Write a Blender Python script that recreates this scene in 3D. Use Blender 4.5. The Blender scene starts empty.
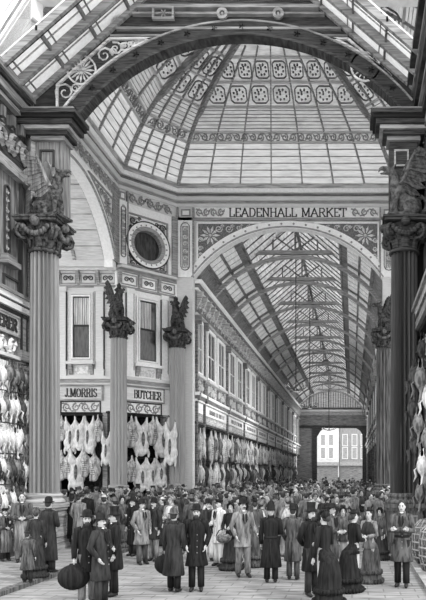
import bpy, bmesh, math, random
from mathutils import Vector, Matrix
random.seed(7)
PI = math.pi
S = bpy.context.scene
COL = S.collection

# ------------------------------------------------------------------ camera, sky, sun, exposure
F = 621.0; VPX, VPY, H = 352.0, 472.0, 2.35
cd = bpy.data.cameras.new('camera'); cam = bpy.data.objects.new('camera', cd); COL.objects.link(cam)
cam.location = (0, 0, H); cam.rotation_euler = (PI/2, 0, 0)
cd.sensor_fit = 'AUTO'; cd.sensor_width = 36; cd.lens = F/600*36
cd.shift_x = (213-VPX)/600; cd.shift_y = (VPY-300)/600
cd.clip_end = 500
S.camera = cam
w = bpy.data.worlds.new('world'); S.world = w; w.use_nodes = True
w.node_tree.nodes['Background'].inputs[0].default_value = (1, 1, 1, 1)
w.node_tree.nodes['Background'].inputs[1].default_value = 1.9
sd = bpy.data.lights.new('sun', 'SUN'); sun = bpy.data.objects.new('sun', sd); COL.objects.link(sun)
sd.energy = 1.5; sd.angle = math.radians(2)
sun.rotation_euler = Vector((-0.62, 0.42, -0.80)).to_track_quat('-Z', 'Y').to_euler()
sun.location = (15, -5, 30)
S.view_settings.view_transform = 'Standard'; S.view_settings.look = 'None'
S.view_settings.exposure = 0.45; S.view_settings.gamma = 1.0; S.view_settings.use_curve_mapping = False
try:
    S.cycles.max_bounces = 6; S.cycles.diffuse_bounces = 4
except Exception: pass

# ------------------------------------------------------------------ materials
MATS = {}
def mat(key, g, rough=0.75, streak=None, amt=0.35, scale=1.0, clear=0, trans=0, spec=0.15, seed=0.0):
    """grey engraved-looking stone, iron, cloth: fine streaks along the thing's own axes"""
    if key in MATS: return MATS[key]
    m = bpy.data.materials.new(key); m.use_nodes = True
    nt = m.node_tree; N = nt.nodes; L = nt.links
    b = N['Principled BSDF']
    b.inputs['Roughness'].default_value = rough
    if 'Specular IOR Level' in b.inputs: b.inputs['Specular IOR Level'].default_value = spec
    b.inputs['Base Color'].default_value = (g, g, g, 1)
    if streak:
        tc = N.new('ShaderNodeTexCoord'); mp = N.new('ShaderNodeMapping'); nz = N.new('ShaderNodeTexNoise')
        sc = {'h': (1.2, 1.2, 16), 'v': (14, 14, 0.9), 'n': (9, 9, 9), 'd': (9, 9, 2.0), 'x': (1.5, 14, 14), 'f': (1.4, 12, 4)}[streak]
        mp.inputs['Scale'].default_value = tuple(s*scale for s in sc)
        mp.inputs['Location'].default_value = (seed, seed*2, seed*3)
        if streak == 'd': mp.inputs['Rotation'].default_value = (0.5, 0.6, 0)
        L.new(tc.outputs['Object'], mp.inputs[0]); L.new(mp.outputs[0], nz.inputs['Vector'])
        nz.inputs['Scale'].default_value = 1.0; nz.inputs['Detail'].default_value = 2.5; nz.inputs['Roughness'].default_value = 0.65
        r = N.new('ShaderNodeValToRGB'); lo = g*(1-amt); hi = min(0.95, g*(1+amt*0.9))
        r.color_ramp.elements[0].position = 0.36; r.color_ramp.elements[1].position = 0.62
        r.color_ramp.elements[0].color = (lo, lo, lo, 1); r.color_ramp.elements[1].color = (hi, hi, hi, 1)
        L.new(nz.outputs['Fac'], r.inputs[0]); L.new(r.outputs[0], b.inputs['Base Color'])
    if trans:
        tr = N.new('ShaderNodeBsdfTranslucent'); tr.inputs[0].default_value = (g, g, g, 1)
        if streak: L.new(r.outputs[0], tr.inputs[0])
        mx = N.new('ShaderNodeMixShader'); mx.inputs[0].default_value = trans
        L.new(b.outputs[0], mx.inputs[1]); L.new(tr.outputs[0], mx.inputs[2])
        last = mx
        if clear:
            tp = N.new('ShaderNodeBsdfTransparent'); m2 = N.new('ShaderNodeMixShader'); m2.inputs[0].default_value = clear
            L.new(mx.outputs[0], m2.inputs[1]); L.new(tp.outputs[0], m2.inputs[2]); last = m2
        L.new(last.outputs[0], N['Material Output'].inputs[0])
    MATS[key] = m
    return m

M = dict(
 floor=None,
 stone=mat('pale_stone', .64, streak='h', amt=.09, scale=2.2),
 white=mat('white_paint', .88, streak='n', amt=.06),
 mid=mat('grey_stone', .30, streak='h', amt=.35, scale=1.7),
 midv=mat('grey_stone_upright', .18, streak='v', amt=.5),
 orn=mat('ornament_relief', .62, streak='n', amt=.3),
 ornbg=mat('ornament_ground', .16, streak='n', amt=.5, scale=2),
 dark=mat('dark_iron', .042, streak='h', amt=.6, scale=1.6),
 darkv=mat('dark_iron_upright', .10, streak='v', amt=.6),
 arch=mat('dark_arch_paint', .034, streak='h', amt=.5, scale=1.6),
 archlite=mat('arch_moulding', .21, streak='h', amt=.4),
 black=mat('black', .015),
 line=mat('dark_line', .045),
 colfar=mat('far_column', .34, streak='v', amt=.1),
 colfard=mat('far_column_ornament', .05, streak='n', amt=.7),
 colbig=mat('near_column_shaft', .25, streak='v', amt=.12),
 colbigd=mat('near_column_ornament', .06, streak='n', amt=.8),
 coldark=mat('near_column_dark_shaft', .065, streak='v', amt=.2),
 pale=mat('near_column_base', .30, streak='h', amt=.4),
 glass=mat('roof_glass', .52, rough=.4, streak='h', amt=.16, trans=.6, scale=.9, clear=.22),
 glassd=mat('roof_glass_dusty', .55, rough=.5, streak='h', amt=.3, trans=.6, clear=.1),
 board=mat('roof_boarding', .25, streak='f', amt=.35, trans=.45),
 boardl=mat('dome_boarding', .66, streak='h', amt=.14, trans=.5, scale=1.5),
 boardd=mat('near_roof_boarding', .16, streak='d', amt=.2),
 roofpan=mat('near_roof_panel', .8, streak='n', amt=.06, trans=.6),
 beast=mat('beast_bronze', .075, streak='n', amt=.6),
 rib=mat('roof_rib', .17, streak='h', amt=.5),
 ribl=mat('roof_rib_pale', .45, streak='h', amt=.4),
 pane=mat('window_pane', .04, rough=.2, streak='d', amt=.6, spec=.5),
 curtain=mat('window_curtain', .55, streak='v', amt=.35),
 sign=mat('sign_board', .80, streak='h', amt=.1),
 signg=mat('grey_sign_board', .50, streak='h', amt=.25),
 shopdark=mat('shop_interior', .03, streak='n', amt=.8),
 meat=mat('carcass_flesh', .6, streak='d', amt=.25, scale=1.5),
 meat2=mat('carcass_flesh_grey', .42, streak='d', amt=.55, scale=1.5),
 meatd=mat('carcass_cavity', .13, streak='n', amt=.6),
 bird=mat('white_plumage', .55, streak='d', amt=.3, scale=1.6),
 birdg=mat('grey_plumage', .15, streak='d', amt=.6, scale=1.6),
 birdd=mat('dark_plumage', .05, streak='d', amt=.6, scale=1.6),
 skin=mat('skin', .42),
 feature=mat('face_feature', .06),
 hair=mat('hair', .04),
 shoe=mat('shoe_leather', .025, rough=.4),
 c_black=mat('cloth_black', .012, streak='v', amt=.6, scale=1.5),
 c_dark=mat('cloth_dark', .026, streak='d', amt=.5, scale=1.5),
 c_grey=mat('cloth_grey', .07, streak='d', amt=.6, scale=1.5),
 c_mid=mat('cloth_mid', .17, streak='d', amt=.5, scale=1.5),
 c_light=mat('cloth_light', .5, streak='v', amt=.35, scale=1.5),
 c_white=mat('cloth_white', .82, streak='v', amt=.15),
 wicker=mat('wicker', .13, streak='n', amt=.6, scale=2),
 street=mat('street_facade', .55, streak='h', amt=.1),
 street2=mat('street_facade_grey', .26, streak='v', amt=.3),
)
def floor_mat():
    m = bpy.data.materials.new('flagstones'); m.use_nodes = True; N = m.node_tree.nodes; L = m.node_tree.links
    b = N['Principled BSDF']; b.inputs['Roughness'].default_value = .85
    tc = N.new('ShaderNodeTexCoord'); br = N.new('ShaderNodeTexBrick'); nz = N.new('ShaderNodeTexNoise'); mp = N.new('ShaderNodeMapping')
    L.new(tc.outputs['Object'], br.inputs['Vector']); L.new(tc.outputs['Object'], mp.inputs[0]); mp.inputs['Scale'].default_value = (1.3, 9, 1)
    L.new(mp.outputs[0], nz.inputs['Vector']); nz.inputs['Scale'].default_value = 1; nz.inputs['Detail'].default_value = 3
    br.inputs['Color1'].default_value = (.29, .29, .29, 1); br.inputs['Color2'].default_value = (.24, .24, .24, 1); br.inputs['Mortar'].default_value = (.16, .16, .16, 1)
    br.inputs['Scale'].default_value = .8; br.inputs['Mortar Size'].default_value = .012
    r = N.new('ShaderNodeValToRGB'); r.color_ramp.elements[0].position = .38; r.color_ramp.elements[1].position = .6
    r.color_ramp.elements[0].color = (.6, .6, .6, 1); r.color_ramp.elements[1].color = (1.15, 1.15, 1.15, 1)
    L.new(nz.outputs['Fac'], r.inputs[0])
    mx = N.new('ShaderNodeMix'); mx.data_type = 'RGBA'; mx.blend_type = 'MULTIPLY'; mx.inputs[0].default_value = 1
    L.new(br.outputs['Color'], mx.inputs[6]); L.new(r.outputs[0], mx.inputs[7]); L.new(mx.outputs[2], b.inputs['Base Color'])
    return m
M['floor'] = floor_mat()

# ------------------------------------------------------------------ mesh helpers
class Fr:
    """a flat frame: origin, u along, v up, n out of the surface"""
    def __init__(s, o, u, n):
        s.o = Vector(o); s.u = Vector(u).normalized(); s.n = Vector(n).normalized(); s.v = Vector((0, 0, 1))
    def p(s, u, v, n=0): return s.o + s.u*u + s.v*v + s.n*n

class MB:
    def __init__(s): s.v = []; s.f = []; s.mi = []; s.m = 0
    def add(s, vs, fs):
        k = len(s.v); s.v += [Vector(a) for a in vs]; s.f += [tuple(i+k for i in f) for f in fs]; s.mi += [s.m]*len(fs); return s
    def hexa(s, P):
        return s.add(P, [(0,1,2,3), (7,6,5,4), (0,4,5,1), (1,5,6,2), (2,6,7,3), (3,7,4,0)])
    def box(s, x0, x1, y0, y1, z0, z1):
        return s.hexa([(x0,y0,z0),(x1,y0,z0),(x1,y1,z0),(x0,y1,z0),(x0,y0,z1),(x1,y0,z1),(x1,y1,z1),(x0,y1,z1)])
    def fb(s, fr, u0, u1, v0, v1, n0, n1):
        return s.hexa([fr.p(u0,v0,n0),fr.p(u1,v0,n0),fr.p(u1,v0,n1),fr.p(u0,v0,n1),fr.p(u0,v1,n0),fr.p(u1,v1,n0),fr.p(u1,v1,n1),fr.p(u0,v1,n1)])
    def rim(s, fr, u0, u1, v0, v1, n0, n1, t):
        s.fb(fr,u0,u1,v0,v0+t,n0,n1); s.fb(fr,u0,u1,v1-t,v1,n0,n1); s.fb(fr,u0,u0+t,v0+t,v1-t,n0,n1); s.fb(fr,u1-t,u1,v0+t,v1-t,n0,n1); return s
    def prism(s, fr, poly, n0, n1):
        k = len(poly)
        return s.add([fr.p(a,b,n0) for a,b in poly]+[fr.p(a,b,n1) for a,b in poly],
                     [tuple(range(k)), tuple(range(2*k-1,k-1,-1))]+[(i,(i+1)%k,(i+1)%k+k,i+k) for i in range(k)])
    def strip(s, fr, us, bot, top, n0, n1):
        """wall between two curves"""
        k = len(us); P = []
        for n in (n0, n1):
            P += [fr.p(us[i], bot[i], n) for i in range(k)] + [fr.p(us[i], top[i], n) for i in range(k)]
        q = 2*k; fs = []
        for i in range(k-1):
            fs += [(i,i+1,k+i+1,k+i), (q+i,q+k+i,q+k+i+1,q+i+1), (i,q+i,q+i+1,i+1), (k+i,k+i+1,q+k+i+1,q+k+i)]
        fs += [(0,k,q+k,q), (k-1,q+k-1,q+2*k-1,2*k-1)]
        return s.add(P, fs)
    def beam(s, a, b, w, h, up=(0,0,1)):
        a = Vector(a); b = Vector(b); d = (b-a).normalized(); up = Vector(up)
        sd = d.cross(up)
        if sd.length < 1e-4: sd = d.cross(Vector((1,0,0)))
        sd.normalize(); up = sd.cross(d)
        P = []
        for c in (a, b):
            P += [c-sd*w/2-up*h/2, c+sd*w/2-up*h/2, c+sd*w/2+up*h/2, c-sd*w/2+up*h/2]
        return s.add(P, [(0,1,2,3),(7,6,5,4),(0,4,5,1),(1,5,6,2),(2,6,7,3),(3,7,4,0)])
    def tube(s, pts, r, seg=8, squash=1.0):
        pts = [Vector(p) for p in pts]; n = len(pts)
        rs = r if isinstance(r, (list, tuple)) else [r]*n
        prev = None; P = []
        for i in range(n):
            d = (pts[min(i+1,n-1)]-pts[max(i-1,0)])
            if d.length < 1e-9: d = Vector((0,0,1))
            d.normalize()
            if prev is None:
                a = d.cross(Vector((0,0,1)))
                if a.length < .1: a = d.cross(Vector((0,1,0)))
            else: a = prev - d*prev.dot(d)
            a.normalize(); prev = a; b = d.cross(a)
            for j in range(seg):
                t = 2*PI*j/seg; P.append(pts[i]+a*math.cos(t)*rs[i]+b*math.sin(t)*rs[i]*squash)
        fs = [(i*seg+j, i*seg+(j+1)%seg, (i+1)*seg+(j+1)%seg, (i+1)*seg+j) for i in range(n-1) for j in range(seg)]
        fs += [tuple(range(seg-1,-1,-1)), tuple((n-1)*seg+j for j in range(seg))]
        return s.add(P, fs)
    def rings(s, R, seg=16, folds=0, ph=0.0):
        """R: list of (z, rx, ry, cx, cy, foldamp)"""
        P = []
        for (z, rx, ry, cx, cy, fa) in R:
            for j in range(seg):
                t = 2*PI*j/seg; k = 1+fa*math.sin(folds*t+ph)
                P.append((cx+rx*k*math.cos(t), cy+ry*k*math.sin(t), z))
        n = len(R)
        fs = [(i*seg+j, i*seg+(j+1)%seg, (i+1)*seg+(j+1)%seg, (i+1)*seg+j) for i in range(n-1) for j in range(seg)]
        fs += [tuple(range(seg-1,-1,-1)), tuple((n-1)*seg+j for j in range(seg))]
        return s.add(P, fs)
    def lathe(s, c, prof, seg=20, flute=0, famp=0):
        P = []
        for (r, z) in prof:
            for j in range(seg):
                t = 2*PI*j/seg; q = r*(1-famp*(0.5+0.5*math.cos(flute*t))**.7) if flute else r
                P.append((c[0]+q*math.cos(t), c[1]+q*math.sin(t), c[2]+z))
        n = len(prof)
        fs = [(i*seg+j, i*seg+(j+1)%seg, (i+1)*seg+(j+1)%seg, (i+1)*seg+j) for i in range(n-1) for j in range(seg)]
        fs += [tuple(range(seg-1,-1,-1)), tuple((n-1)*seg+j for j in range(seg))]
        return s.add(P, fs)
    def ell(s, c, r, seg=10, rings=7, rot=None):
        P = []; c = Vector(c); r = (r,r,r) if not isinstance(r,(tuple,list)) else r
        P.append(Vector((0,0,-r[2])))
        for i in range(1, rings):
            a = -PI/2+PI*i/rings
            for j in range(seg):
                t = 2*PI*j/seg; P.append(Vector((r[0]*math.cos(a)*math.cos(t), r[1]*math.cos(a)*math.sin(t), r[2]*math.sin(a))))
        P.append(Vector((0,0,r[2])))
        if rot is not None:
            mt = rot if isinstance(rot, Matrix) else Matrix.Rotation(rot[1], 3, rot[0])
            P = [mt @ p for p in P]
        P = [p+c for p in P]; L = len(P)-1
        fs = [(0, 1+(j+1)%seg, 1+j) for j in range(seg)]
        for i in range(rings-2):
            for j in range(seg):
                a0 = 1+i*seg; fs.append((a0+j, a0+(j+1)%seg, a0+seg+(j+1)%seg, a0+seg+j))
        a0 = 1+(rings-2)*seg
        fs += [(a0+j, a0+(j+1)%seg, L) for j in range(seg)]
        return s.add(P, fs)
    def spiral(s, fr, u, v, r, n=0.0, t=None, turns=1.4, hand=1, a0=0.0, seg=4):
        t = t or r*.2; k = int(9*turns)
        pts = []
        for i in range(k+1):
            q = i/k; a = a0+hand*2*PI*turns*q; rr = r*(1-.82*q)
            pts.append(fr.p(u+rr*math.cos(a), v+rr*math.sin(a), n))
        return s.tube(pts, [t*(1-.45*i/k) for i in range(k+1)], seg)
    def scrolls(s, fr, u0, u1, vc, r, n=0.02, t=None):
        """running scroll"""
        k = max(1, int(round((u1-u0)/(2.1*r)))); st = (u1-u0)/k
        for i in range(k):
            u = u0+st*(i+.5); h = 1 if i%2 else -1
            s.spiral(fr, u, vc, r*.92, n, t, hand=h, a0=PI/2*h)
            s.tube([fr.p(u-st*.5, vc-h*r*.9, n), fr.p(u-st*.2, vc-h*r*.75, n), fr.p(u, vc-h*r*.95, n)], (t or r*.2)*.9, 4)
            s.tube([fr.p(u+st*.3, vc+h*r*.2, n), fr.p(u+st*.48, vc+h*r*.9, n)], [(t or r*.2)*1.4, .004], 4)
        return s
    def rosette(s, fr, u, v, r, n=0.02, petals=10):
        for k in range(petals):
            a = 2*PI*k/petals
            c, d = math.cos(a), math.sin(a)
            s.prism(fr, [(u+.18*r*c, v+.18*r*d), (u+.62*r*math.cos(a-.2), v+.62*r*math.sin(a-.2)), (u+r*c, v+r*d), (u+.62*r*math.cos(a+.2), v+.62*r*math.sin(a+.2))], n, n+.05)
        s.ell(fr.p(u, v, n+.03), r*.16, 8, 5)
        return s
    def ringf(s, fr, u, v, r0, r1, n0, n1, seg=28, a0=0, a1=2*PI):
        P = []; full = abs(a1-a0-2*PI) < 1e-5; k = seg if full else seg+1
        for i in range(k):
            a = a0+(a1-a0)*i/seg; c, d = math.cos(a), math.sin(a)
            P += [fr.p(u+r0*c, v+r0*d, n0), fr.p(u+r1*c, v+r1*d, n0), fr.p(u+r1*c, v+r1*d, n1), fr.p(u+r0*c, v+r0*d, n1)]
        fs = []
        for i in range(seg):
            a = 4*i; b = 4*((i+1)%k)
            fs += [(a,b,b+1,a+1),(a+1,b+1,b+2,a+2),(a+2,b+2,b+3,a+3),(a+3,b+3,b,a)]
        if not full: fs += [(0,1,2,3), (4*k-4,4*k-1,4*k-2,4*k-3)]
        return s.add(P, fs)
    def stadium(s, fr, u, v0, v1, r, t, n0, n1, seg=10):
        """long rounded oval rim"""
        s.ringf(fr, u, v1-r, r-t, r, n0, n1, seg, 0, PI); s.ringf(fr, u, v0+r, r-t, r, n0, n1, seg, PI, 2*PI)
        s.fb(fr, u-r, u-r+t, v0+r, v1-r, n0, n1); s.fb(fr, u+r-t, u+r, v0+r, v1-r, n0, n1)
        return s
    def mesh(s, name, mats, off=(0,0,0), smooth=False):
        off = Vector(off)
        me = bpy.data.meshes.new(name); me.from_pydata([tuple(v-off) for v in s.v], [], s.f)
        bm = bmesh.new(); bm.from_mesh(me); bmesh.ops.recalc_face_normals(bm, faces=bm.faces); bm.to_mesh(me); bm.free()
        if not isinstance(mats, (list, tuple)): mats = [mats]
        for m in mats: me.materials.append(m)
        if len(mats) > 1: me.polygons.foreach_set('material_index', s.mi)
        if smooth: me.polygons.foreach_set('use_smooth', [True]*len(me.polygons))
        me.update(); return me
    def build(s, name, m, parent=None, smooth=False, off=None):
        if off is None: off = parent_off(parent)
        me = s.mesh(name, m, off, smooth)
        o = bpy.data.objects.new(name, me); COL.objects.link(o)
        if parent is not None: o.parent = parent
        return o
def parent_off(p):
    v = Vector((0,0,0))
    while p is not None: v += p.location; p = p.parent
    return v
def tag(o, label=None, cat=None, group=None, kind=None):
    if label: o['label'] = label
    if cat: o['category'] = cat
    if group: o['group'] = group
    if kind: o['kind'] = kind
    return o
def empty(name, loc=(0,0,0), parent=None):
    o = bpy.data.objects.new(name, None); COL.objects.link(o); o.location = loc; o.empty_display_size = .2
    if parent: o.parent = parent
    return o
def struct(name, mb, m, label=None, cat=None, smooth=False):
    o = mb.build(name, m, None, smooth); return tag(o, label, cat, None, 'structure')
def sroot(name, loc, label, cat):
    return tag(empty(name, loc), label, cat, None, 'structure')
def copy_tree(o, parent=None):
    c = o.copy(); COL.objects.link(c); c.parent = parent
    for ch in o.children: copy_tree(ch, c)
    return c
def remesh(mb, name, mats, voxel=.02, smooth=3, ratio=None):
    me0 = mb.mesh('tmp', mats[0]); o = bpy.data.objects.new('tmp', me0); COL.objects.link(o)
    md = o.modifiers.new('r', 'REMESH'); md.mode = 'VOXEL'; md.voxel_size = voxel
    if smooth: sm = o.modifiers.new('s', 'SMOOTH'); sm.factor = .5; sm.iterations = smooth
    if ratio: dc = o.modifiers.new('d', 'DECIMATE'); dc.ratio = ratio
    dg = bpy.context.evaluated_depsgraph_get()
    me = bpy.data.meshes.new_from_object(o.evaluated_get(dg)); me.name = name
    bpy.data.objects.remove(o); bpy.data.meshes.remove(me0)
    me.materials.clear()
    for m in mats: me.materials.append(m)
    me.polygons.foreach_set('use_smooth', [True]*len(me.polygons))
    return me
def link(name, me, parent=None):
    o = bpy.data.objects.new(name, me); COL.objects.link(o); o.parent = parent; return o

# slab-serif letters drawn from strokes on a 1-high grid: (width, [polyline, ...]); thick uprights, thin rest
LET = {
 'A': (.86, [[(.08,0),(.43,1)],[(.43,1),(.78,0)],[(.22,.34),(.64,.34)]], [(.08,0),(.78,0)]),
 'B': (.74, [[(.16,0),(.16,1)],[(.16,1),(.5,1),(.62,.88),(.62,.64),(.5,.53),(.16,.53)],[(.5,.53),(.66,.42),(.66,.12),(.52,0),(.16,0)]], []),
 'C': (.76, [[(.68,.78),(.56,.96),(.34,1),(.16,.84),(.1,.5),(.16,.16),(.34,0),(.56,.04),(.68,.22)]], []),
 'D': (.8, [[(.16,0),(.16,1)],[(.16,1),(.48,1),(.66,.84),(.72,.5),(.66,.16),(.48,0),(.16,0)]], []),
 'E': (.7, [[(.16,0),(.16,1)],[(.1,1),(.62,1),(.62,.82)],[(.16,.52),(.5,.52)],[(.1,0),(.64,0),(.64,.2)]], []),
 'H': (.84, [[(.16,0),(.16,1)],[(.68,0),(.68,1)],[(.16,.52),(.68,.52)]], [(.16,0),(.16,1),(.68,0),(.68,1)]),
 'I': (.36, [[(.18,0),(.18,1)]], [(.18,0),(.18,1)]),
 'J': (.56, [[(.4,1),(.4,.2),(.3,.02),(.14,.04),(.08,.22)]], [(.4,1)]),
 'K': (.84, [[(.16,0),(.16,1)],[(.7,1),(.18,.44)],[(.34,.6),(.72,0)]], [(.16,0),(.16,1),(.7,1),(.72,0)]),
 'L': (.68, [[(.16,0),(.16,1)],[(.1,0),(.62,0),(.62,.24)]], [(.16,1)]),
 'M': (1.0, [[(.16,0),(.16,1)],[(.16,1),(.5,.1)],[(.5,.1),(.84,1)],[(.84,1),(.84,0)]], [(.16,0),(.16,1),(.84,0),(.84,1)]),
 'N': (.86, [[(.16,0),(.16,1)],[(.16,1),(.7,0)],[(.7,0),(.7,1)]], [(.16,0),(.16,1),(.7,1)]),
 'O': (.84, [[(.42,1),(.2,.92),(.1,.5),(.2,.08),(.42,0),(.64,.08),(.74,.5),(.64,.92),(.42,1)]], []),
 'P': (.72, [[(.16,0),(.16,1)],[(.16,1),(.5,1),(.64,.86),(.64,.6),(.5,.46),(.16,.46)]], [(.16,0)]),
 'R': (.8, [[(.16,0),(.16,1)],[(.16,1),(.5,1),(.64,.86),(.64,.64),(.5,.5),(.16,.5)],[(.42,.5),(.7,0)]], [(.16,0),(.7,0)]),
 'S': (.66, [[(.56,.8),(.48,.97),(.26,1),(.12,.84),(.16,.62),(.5,.42),(.56,.18),(.42,0),(.2,.02),(.08,.2)]], []),
 'T': (.76, [[(.38,0),(.38,1)],[(.08,.8),(.08,1),(.68,1),(.68,.8)]], [(.38,0)]),
 'U': (.82, [[(.16,1),(.16,.2),(.28,.02),(.54,.02),(.66,.2),(.66,1)]], [(.16,1),(.66,1)]),
 '.': (.3, [[(.12,0),(.12,.12)]], []), ' ': (.5, [], []),
}
def lettering(mb, fr, text, u0, v0, h, width=None, n0=.0, n1=.03, weight=.15):
    tot = sum(LET[c][0] for c in text)*h; sx = (width/tot) if width else 1.0; u = u0
    for c in text:
        w_, strokes, serifs = LET[c]
        for pl in strokes:
            for (a, b) in zip(pl, pl[1:]):
                ax, ay, bx, by = u+a[0]*h*sx, v0+a[1]*h, u+b[0]*h*sx, v0+b[1]*h
                d = math.hypot(bx-ax, by-ay) or 1e-6; vert = abs(by-ay)/d
                t = h*weight*(.45+.55*vert)/2
                px, py = -(by-ay)/d*t, (bx-ax)/d*t; ex, ey = (bx-ax)/d*t*.6, (by-ay)/d*t*.6
                mb.prism(fr, [(ax+px-ex,ay+py-ey),(bx+px+ex,by+py+ey),(bx-px+ex,by-py+ey),(ax-px-ex,ay-py-ey)], n0, n1)
        for (a, b) in serifs:
            mb.fb(fr, u+a*h*sx-h*.13, u+a*h*sx+h*.13, v0+b*h-h*.045, v0+b*h+h*.045, n0, n1)
        u += w_*h*sx
    return mb
def ARC(R, a):  return [-a+2*a*i/24 for i in range(25)]
# ================================================================== THE SETTING
XL, XR, YN, YF = -9.4, 2.5, 18.9, 33.3
CX, CY = -3.45, 26.1
SPR, APX, AH = 12.75, 15.43, 5.1
RA = (AH**2+(APX-SPR)**2)/(2*(APX-SPR)); VC = APX-RA
def archz(x, c=CX, R=RA, vc=VC): return vc+math.sqrt(max(0, R*R-(x-c)**2))
FRONT = lambda y: Fr((0, y, 0), (1,0,0), (0,-1,0))
EAST = lambda x: Fr((x, 0, 0), (0,1,0), (1,0,0))       # surface facing +X, u = Y
WEST = lambda x: Fr((x, 0, 0), (0,1,0), (-1,0,0))      # surface facing -X, u = Y

struct('floor', MB().box(-42, 34, 4, 132, -.3, 0), M['floor'], 'worn pale flagstone floor of the market hall', 'floor')
mb = MB().box(-14, -6.8, 8.5, 21.5, -.05, .07)
struct('floor', mb, M['floor'], 'raised pavement along the stalls on the left', 'pavement')
mb = MB().box(-6.8, -6.62, 8.5, 21.5, -.05, .09)
struct('trim_1', mb, M['darkv'], 'pale kerb stone edging the left pavement', 'kerb')
mb = MB().box(1.46, 1.62, 9.5, 18.0, -.05, .09)
struct('trim_2', mb, M['mid'], 'pale kerb stone edging the right stall', 'kerb')

# ---- octagon plan, offset inwards
OCT = [Vector(p) for p in [(XL,YN),(XR,YN),(4.85,21.2),(4.85,31.0),(XR,YF),(XL,YF),(-11.75,31.0),(-11.75,21.2)]]
def oct_off(d):
    out = []; n = 8; lines = []
    for i in range(n):
        a, b = OCT[i], OCT[(i+1)%n]; t = (b-a).normalized(); nr = Vector((-t.y, t.x)); lines.append((a+nr*d, t))
    for i in range(n):
        (p, t), (q, s_) = lines[i-1], lines[i]
        k = ((q-p).x*s_.y-(q-p).y*s_.x)/(t.x*s_.y-t.y*s_.x); out.append(p+t*k)
    return out
def oct_ring(mb, prof, sides=range(8)):
    """prof: closed outline of (offset inwards, z) swept round the octagon"""
    rows = [[Vector((p.x, p.y, z)) for p in oct_off(d)] for d, z in prof]
    k = len(prof)
    for i in sides:
        j = (i+1)%8
        P = [rows[a][i] for a in range(k)]+[rows[a][j] for a in range(k)]
        mb.add(P, [(a, (a+1)%k, k+(a+1)%k, k+a) for a in range(k)]+[tuple(range(k)), tuple(range(2*k-1, k-1, -1))])
    return mb

# dome cornice (stepped) and lower cornice
r = sroot('trim_3', (0,0,0), 'stepped cornice ring at the foot of the octagonal dome', 'cornice')
oct_ring(MB(), [(-.3,16.55),(.06,16.55),(.1,16.7),(-.3,16.7)]).build('bead', M['stone'], r)
oct_ring(MB(), [(-.3,16.7),(.05,16.7),(.05,16.86),(-.3,16.86)]).build('fillet', M['mid'], r)
oct_ring(MB(), [(-.3,16.86),(.16,16.86),(.26,17.02),(-.3,17.02)]).build('corona', M['stone'], r)
oct_ring(MB(), [(-.3,17.02),(.2,17.02),(.2,17.2),(-.3,17.2)]).build('band', M['rib'], r)
oct_ring(MB(), [(-.3,17.2),(.34,17.2),(.42,17.38),(-.3,17.38)]).build('cap_moulding', M['white'], r)
oct_ring(MB(), [(-.3,17.38),(.3,17.38),(.5,17.6),(-.3,17.6)]).build('gutter', M['ribl'], r)
r = sroot('trim_4', (0,0,0), 'lower moulded ledge running round the octagon below the round windows', 'cornice')
oct_ring(MB(), [(-.3,12.42),(.08,12.42),(.14,12.52),(-.3,12.52)], [3,5]).build('bead', M['mid'], r)
oct_ring(MB(), [(-.3,12.52),(.28,12.58),(.34,12.68),(-.3,12.68)], [3,5]).build('corona', M['stone'], r)
oct_ring(MB(), [(-.3,12.68),(.2,12.68),(.2,12.76),(-.3,12.76)], [3,5]).build('top_fillet', M['mid'], r)
# frieze ring under the cornice
struct('wall_octagon', oct_ring(MB(), [(-.35,15.95),(0,15.95),(0,16.55),(-.35,16.55)], [2,3,4,5,6,7]), M['stone'], 'pale frieze wall ring above the arches of the octagon', 'wall')

# ---- far face: arch wall
f = FRONT(YF)
us = [CX+AH*math.sin(-PI/2*1+PI*i/48) if 0 else CX-AH+2*AH*i/48 for i in range(49)]
US = [XL]+us+[XR]; BOT = [SPR-.2]+[archz(x) for x in us]+[SPR-.2]
us2 = [XL, XL+.01]+us[1:-1]+[XR-.01, XR]
mb = MB().strip(f, [XL, us[0]-1e-3]+us+[us[-1]+1e-3, XR], [0,0]+[archz(x) for x in us]+[0,0], [15.95]*(len(us)+4), -.5, 0)
wf = struct('wall_far', mb, M['stone'], 'white arched wall over the way into the long arcade', 'wall')
def archivolt(root, fr, c, a, R, vc, w_, n0, n1, m, name='archivolt', seg=40):
    al = math.asin(min(.999, a/R)); return MB().ringf(fr, c, vc, R, R+w_, n0, n1, seg, PI/2-al, PI/2+al).build(name, m, root)
def studs(fr, c, R, vc, a, n, r_, nn, k):
    mb = MB(); al = math.asin(min(.99, a/R))
    for i in range(k):
        t = PI/2-al+2*al*(i+.5)/k
        mb.ell(fr.p(c+R*math.cos(t), vc+R*math.sin(t), nn), (r_,)*3, 6, 4)
    return mb
archivolt(wf, f, CX, AH, RA, VC, .36, 0, .08, M['white'])
archivolt(wf, f, CX, AH, RA, VC, .07, .08, .14, M['mid'], 'arch_bead')
studs(f, CX, RA+.2, VC, AH, 0, .06, .1, 18).build('stud', M['mid'], wf)
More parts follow.
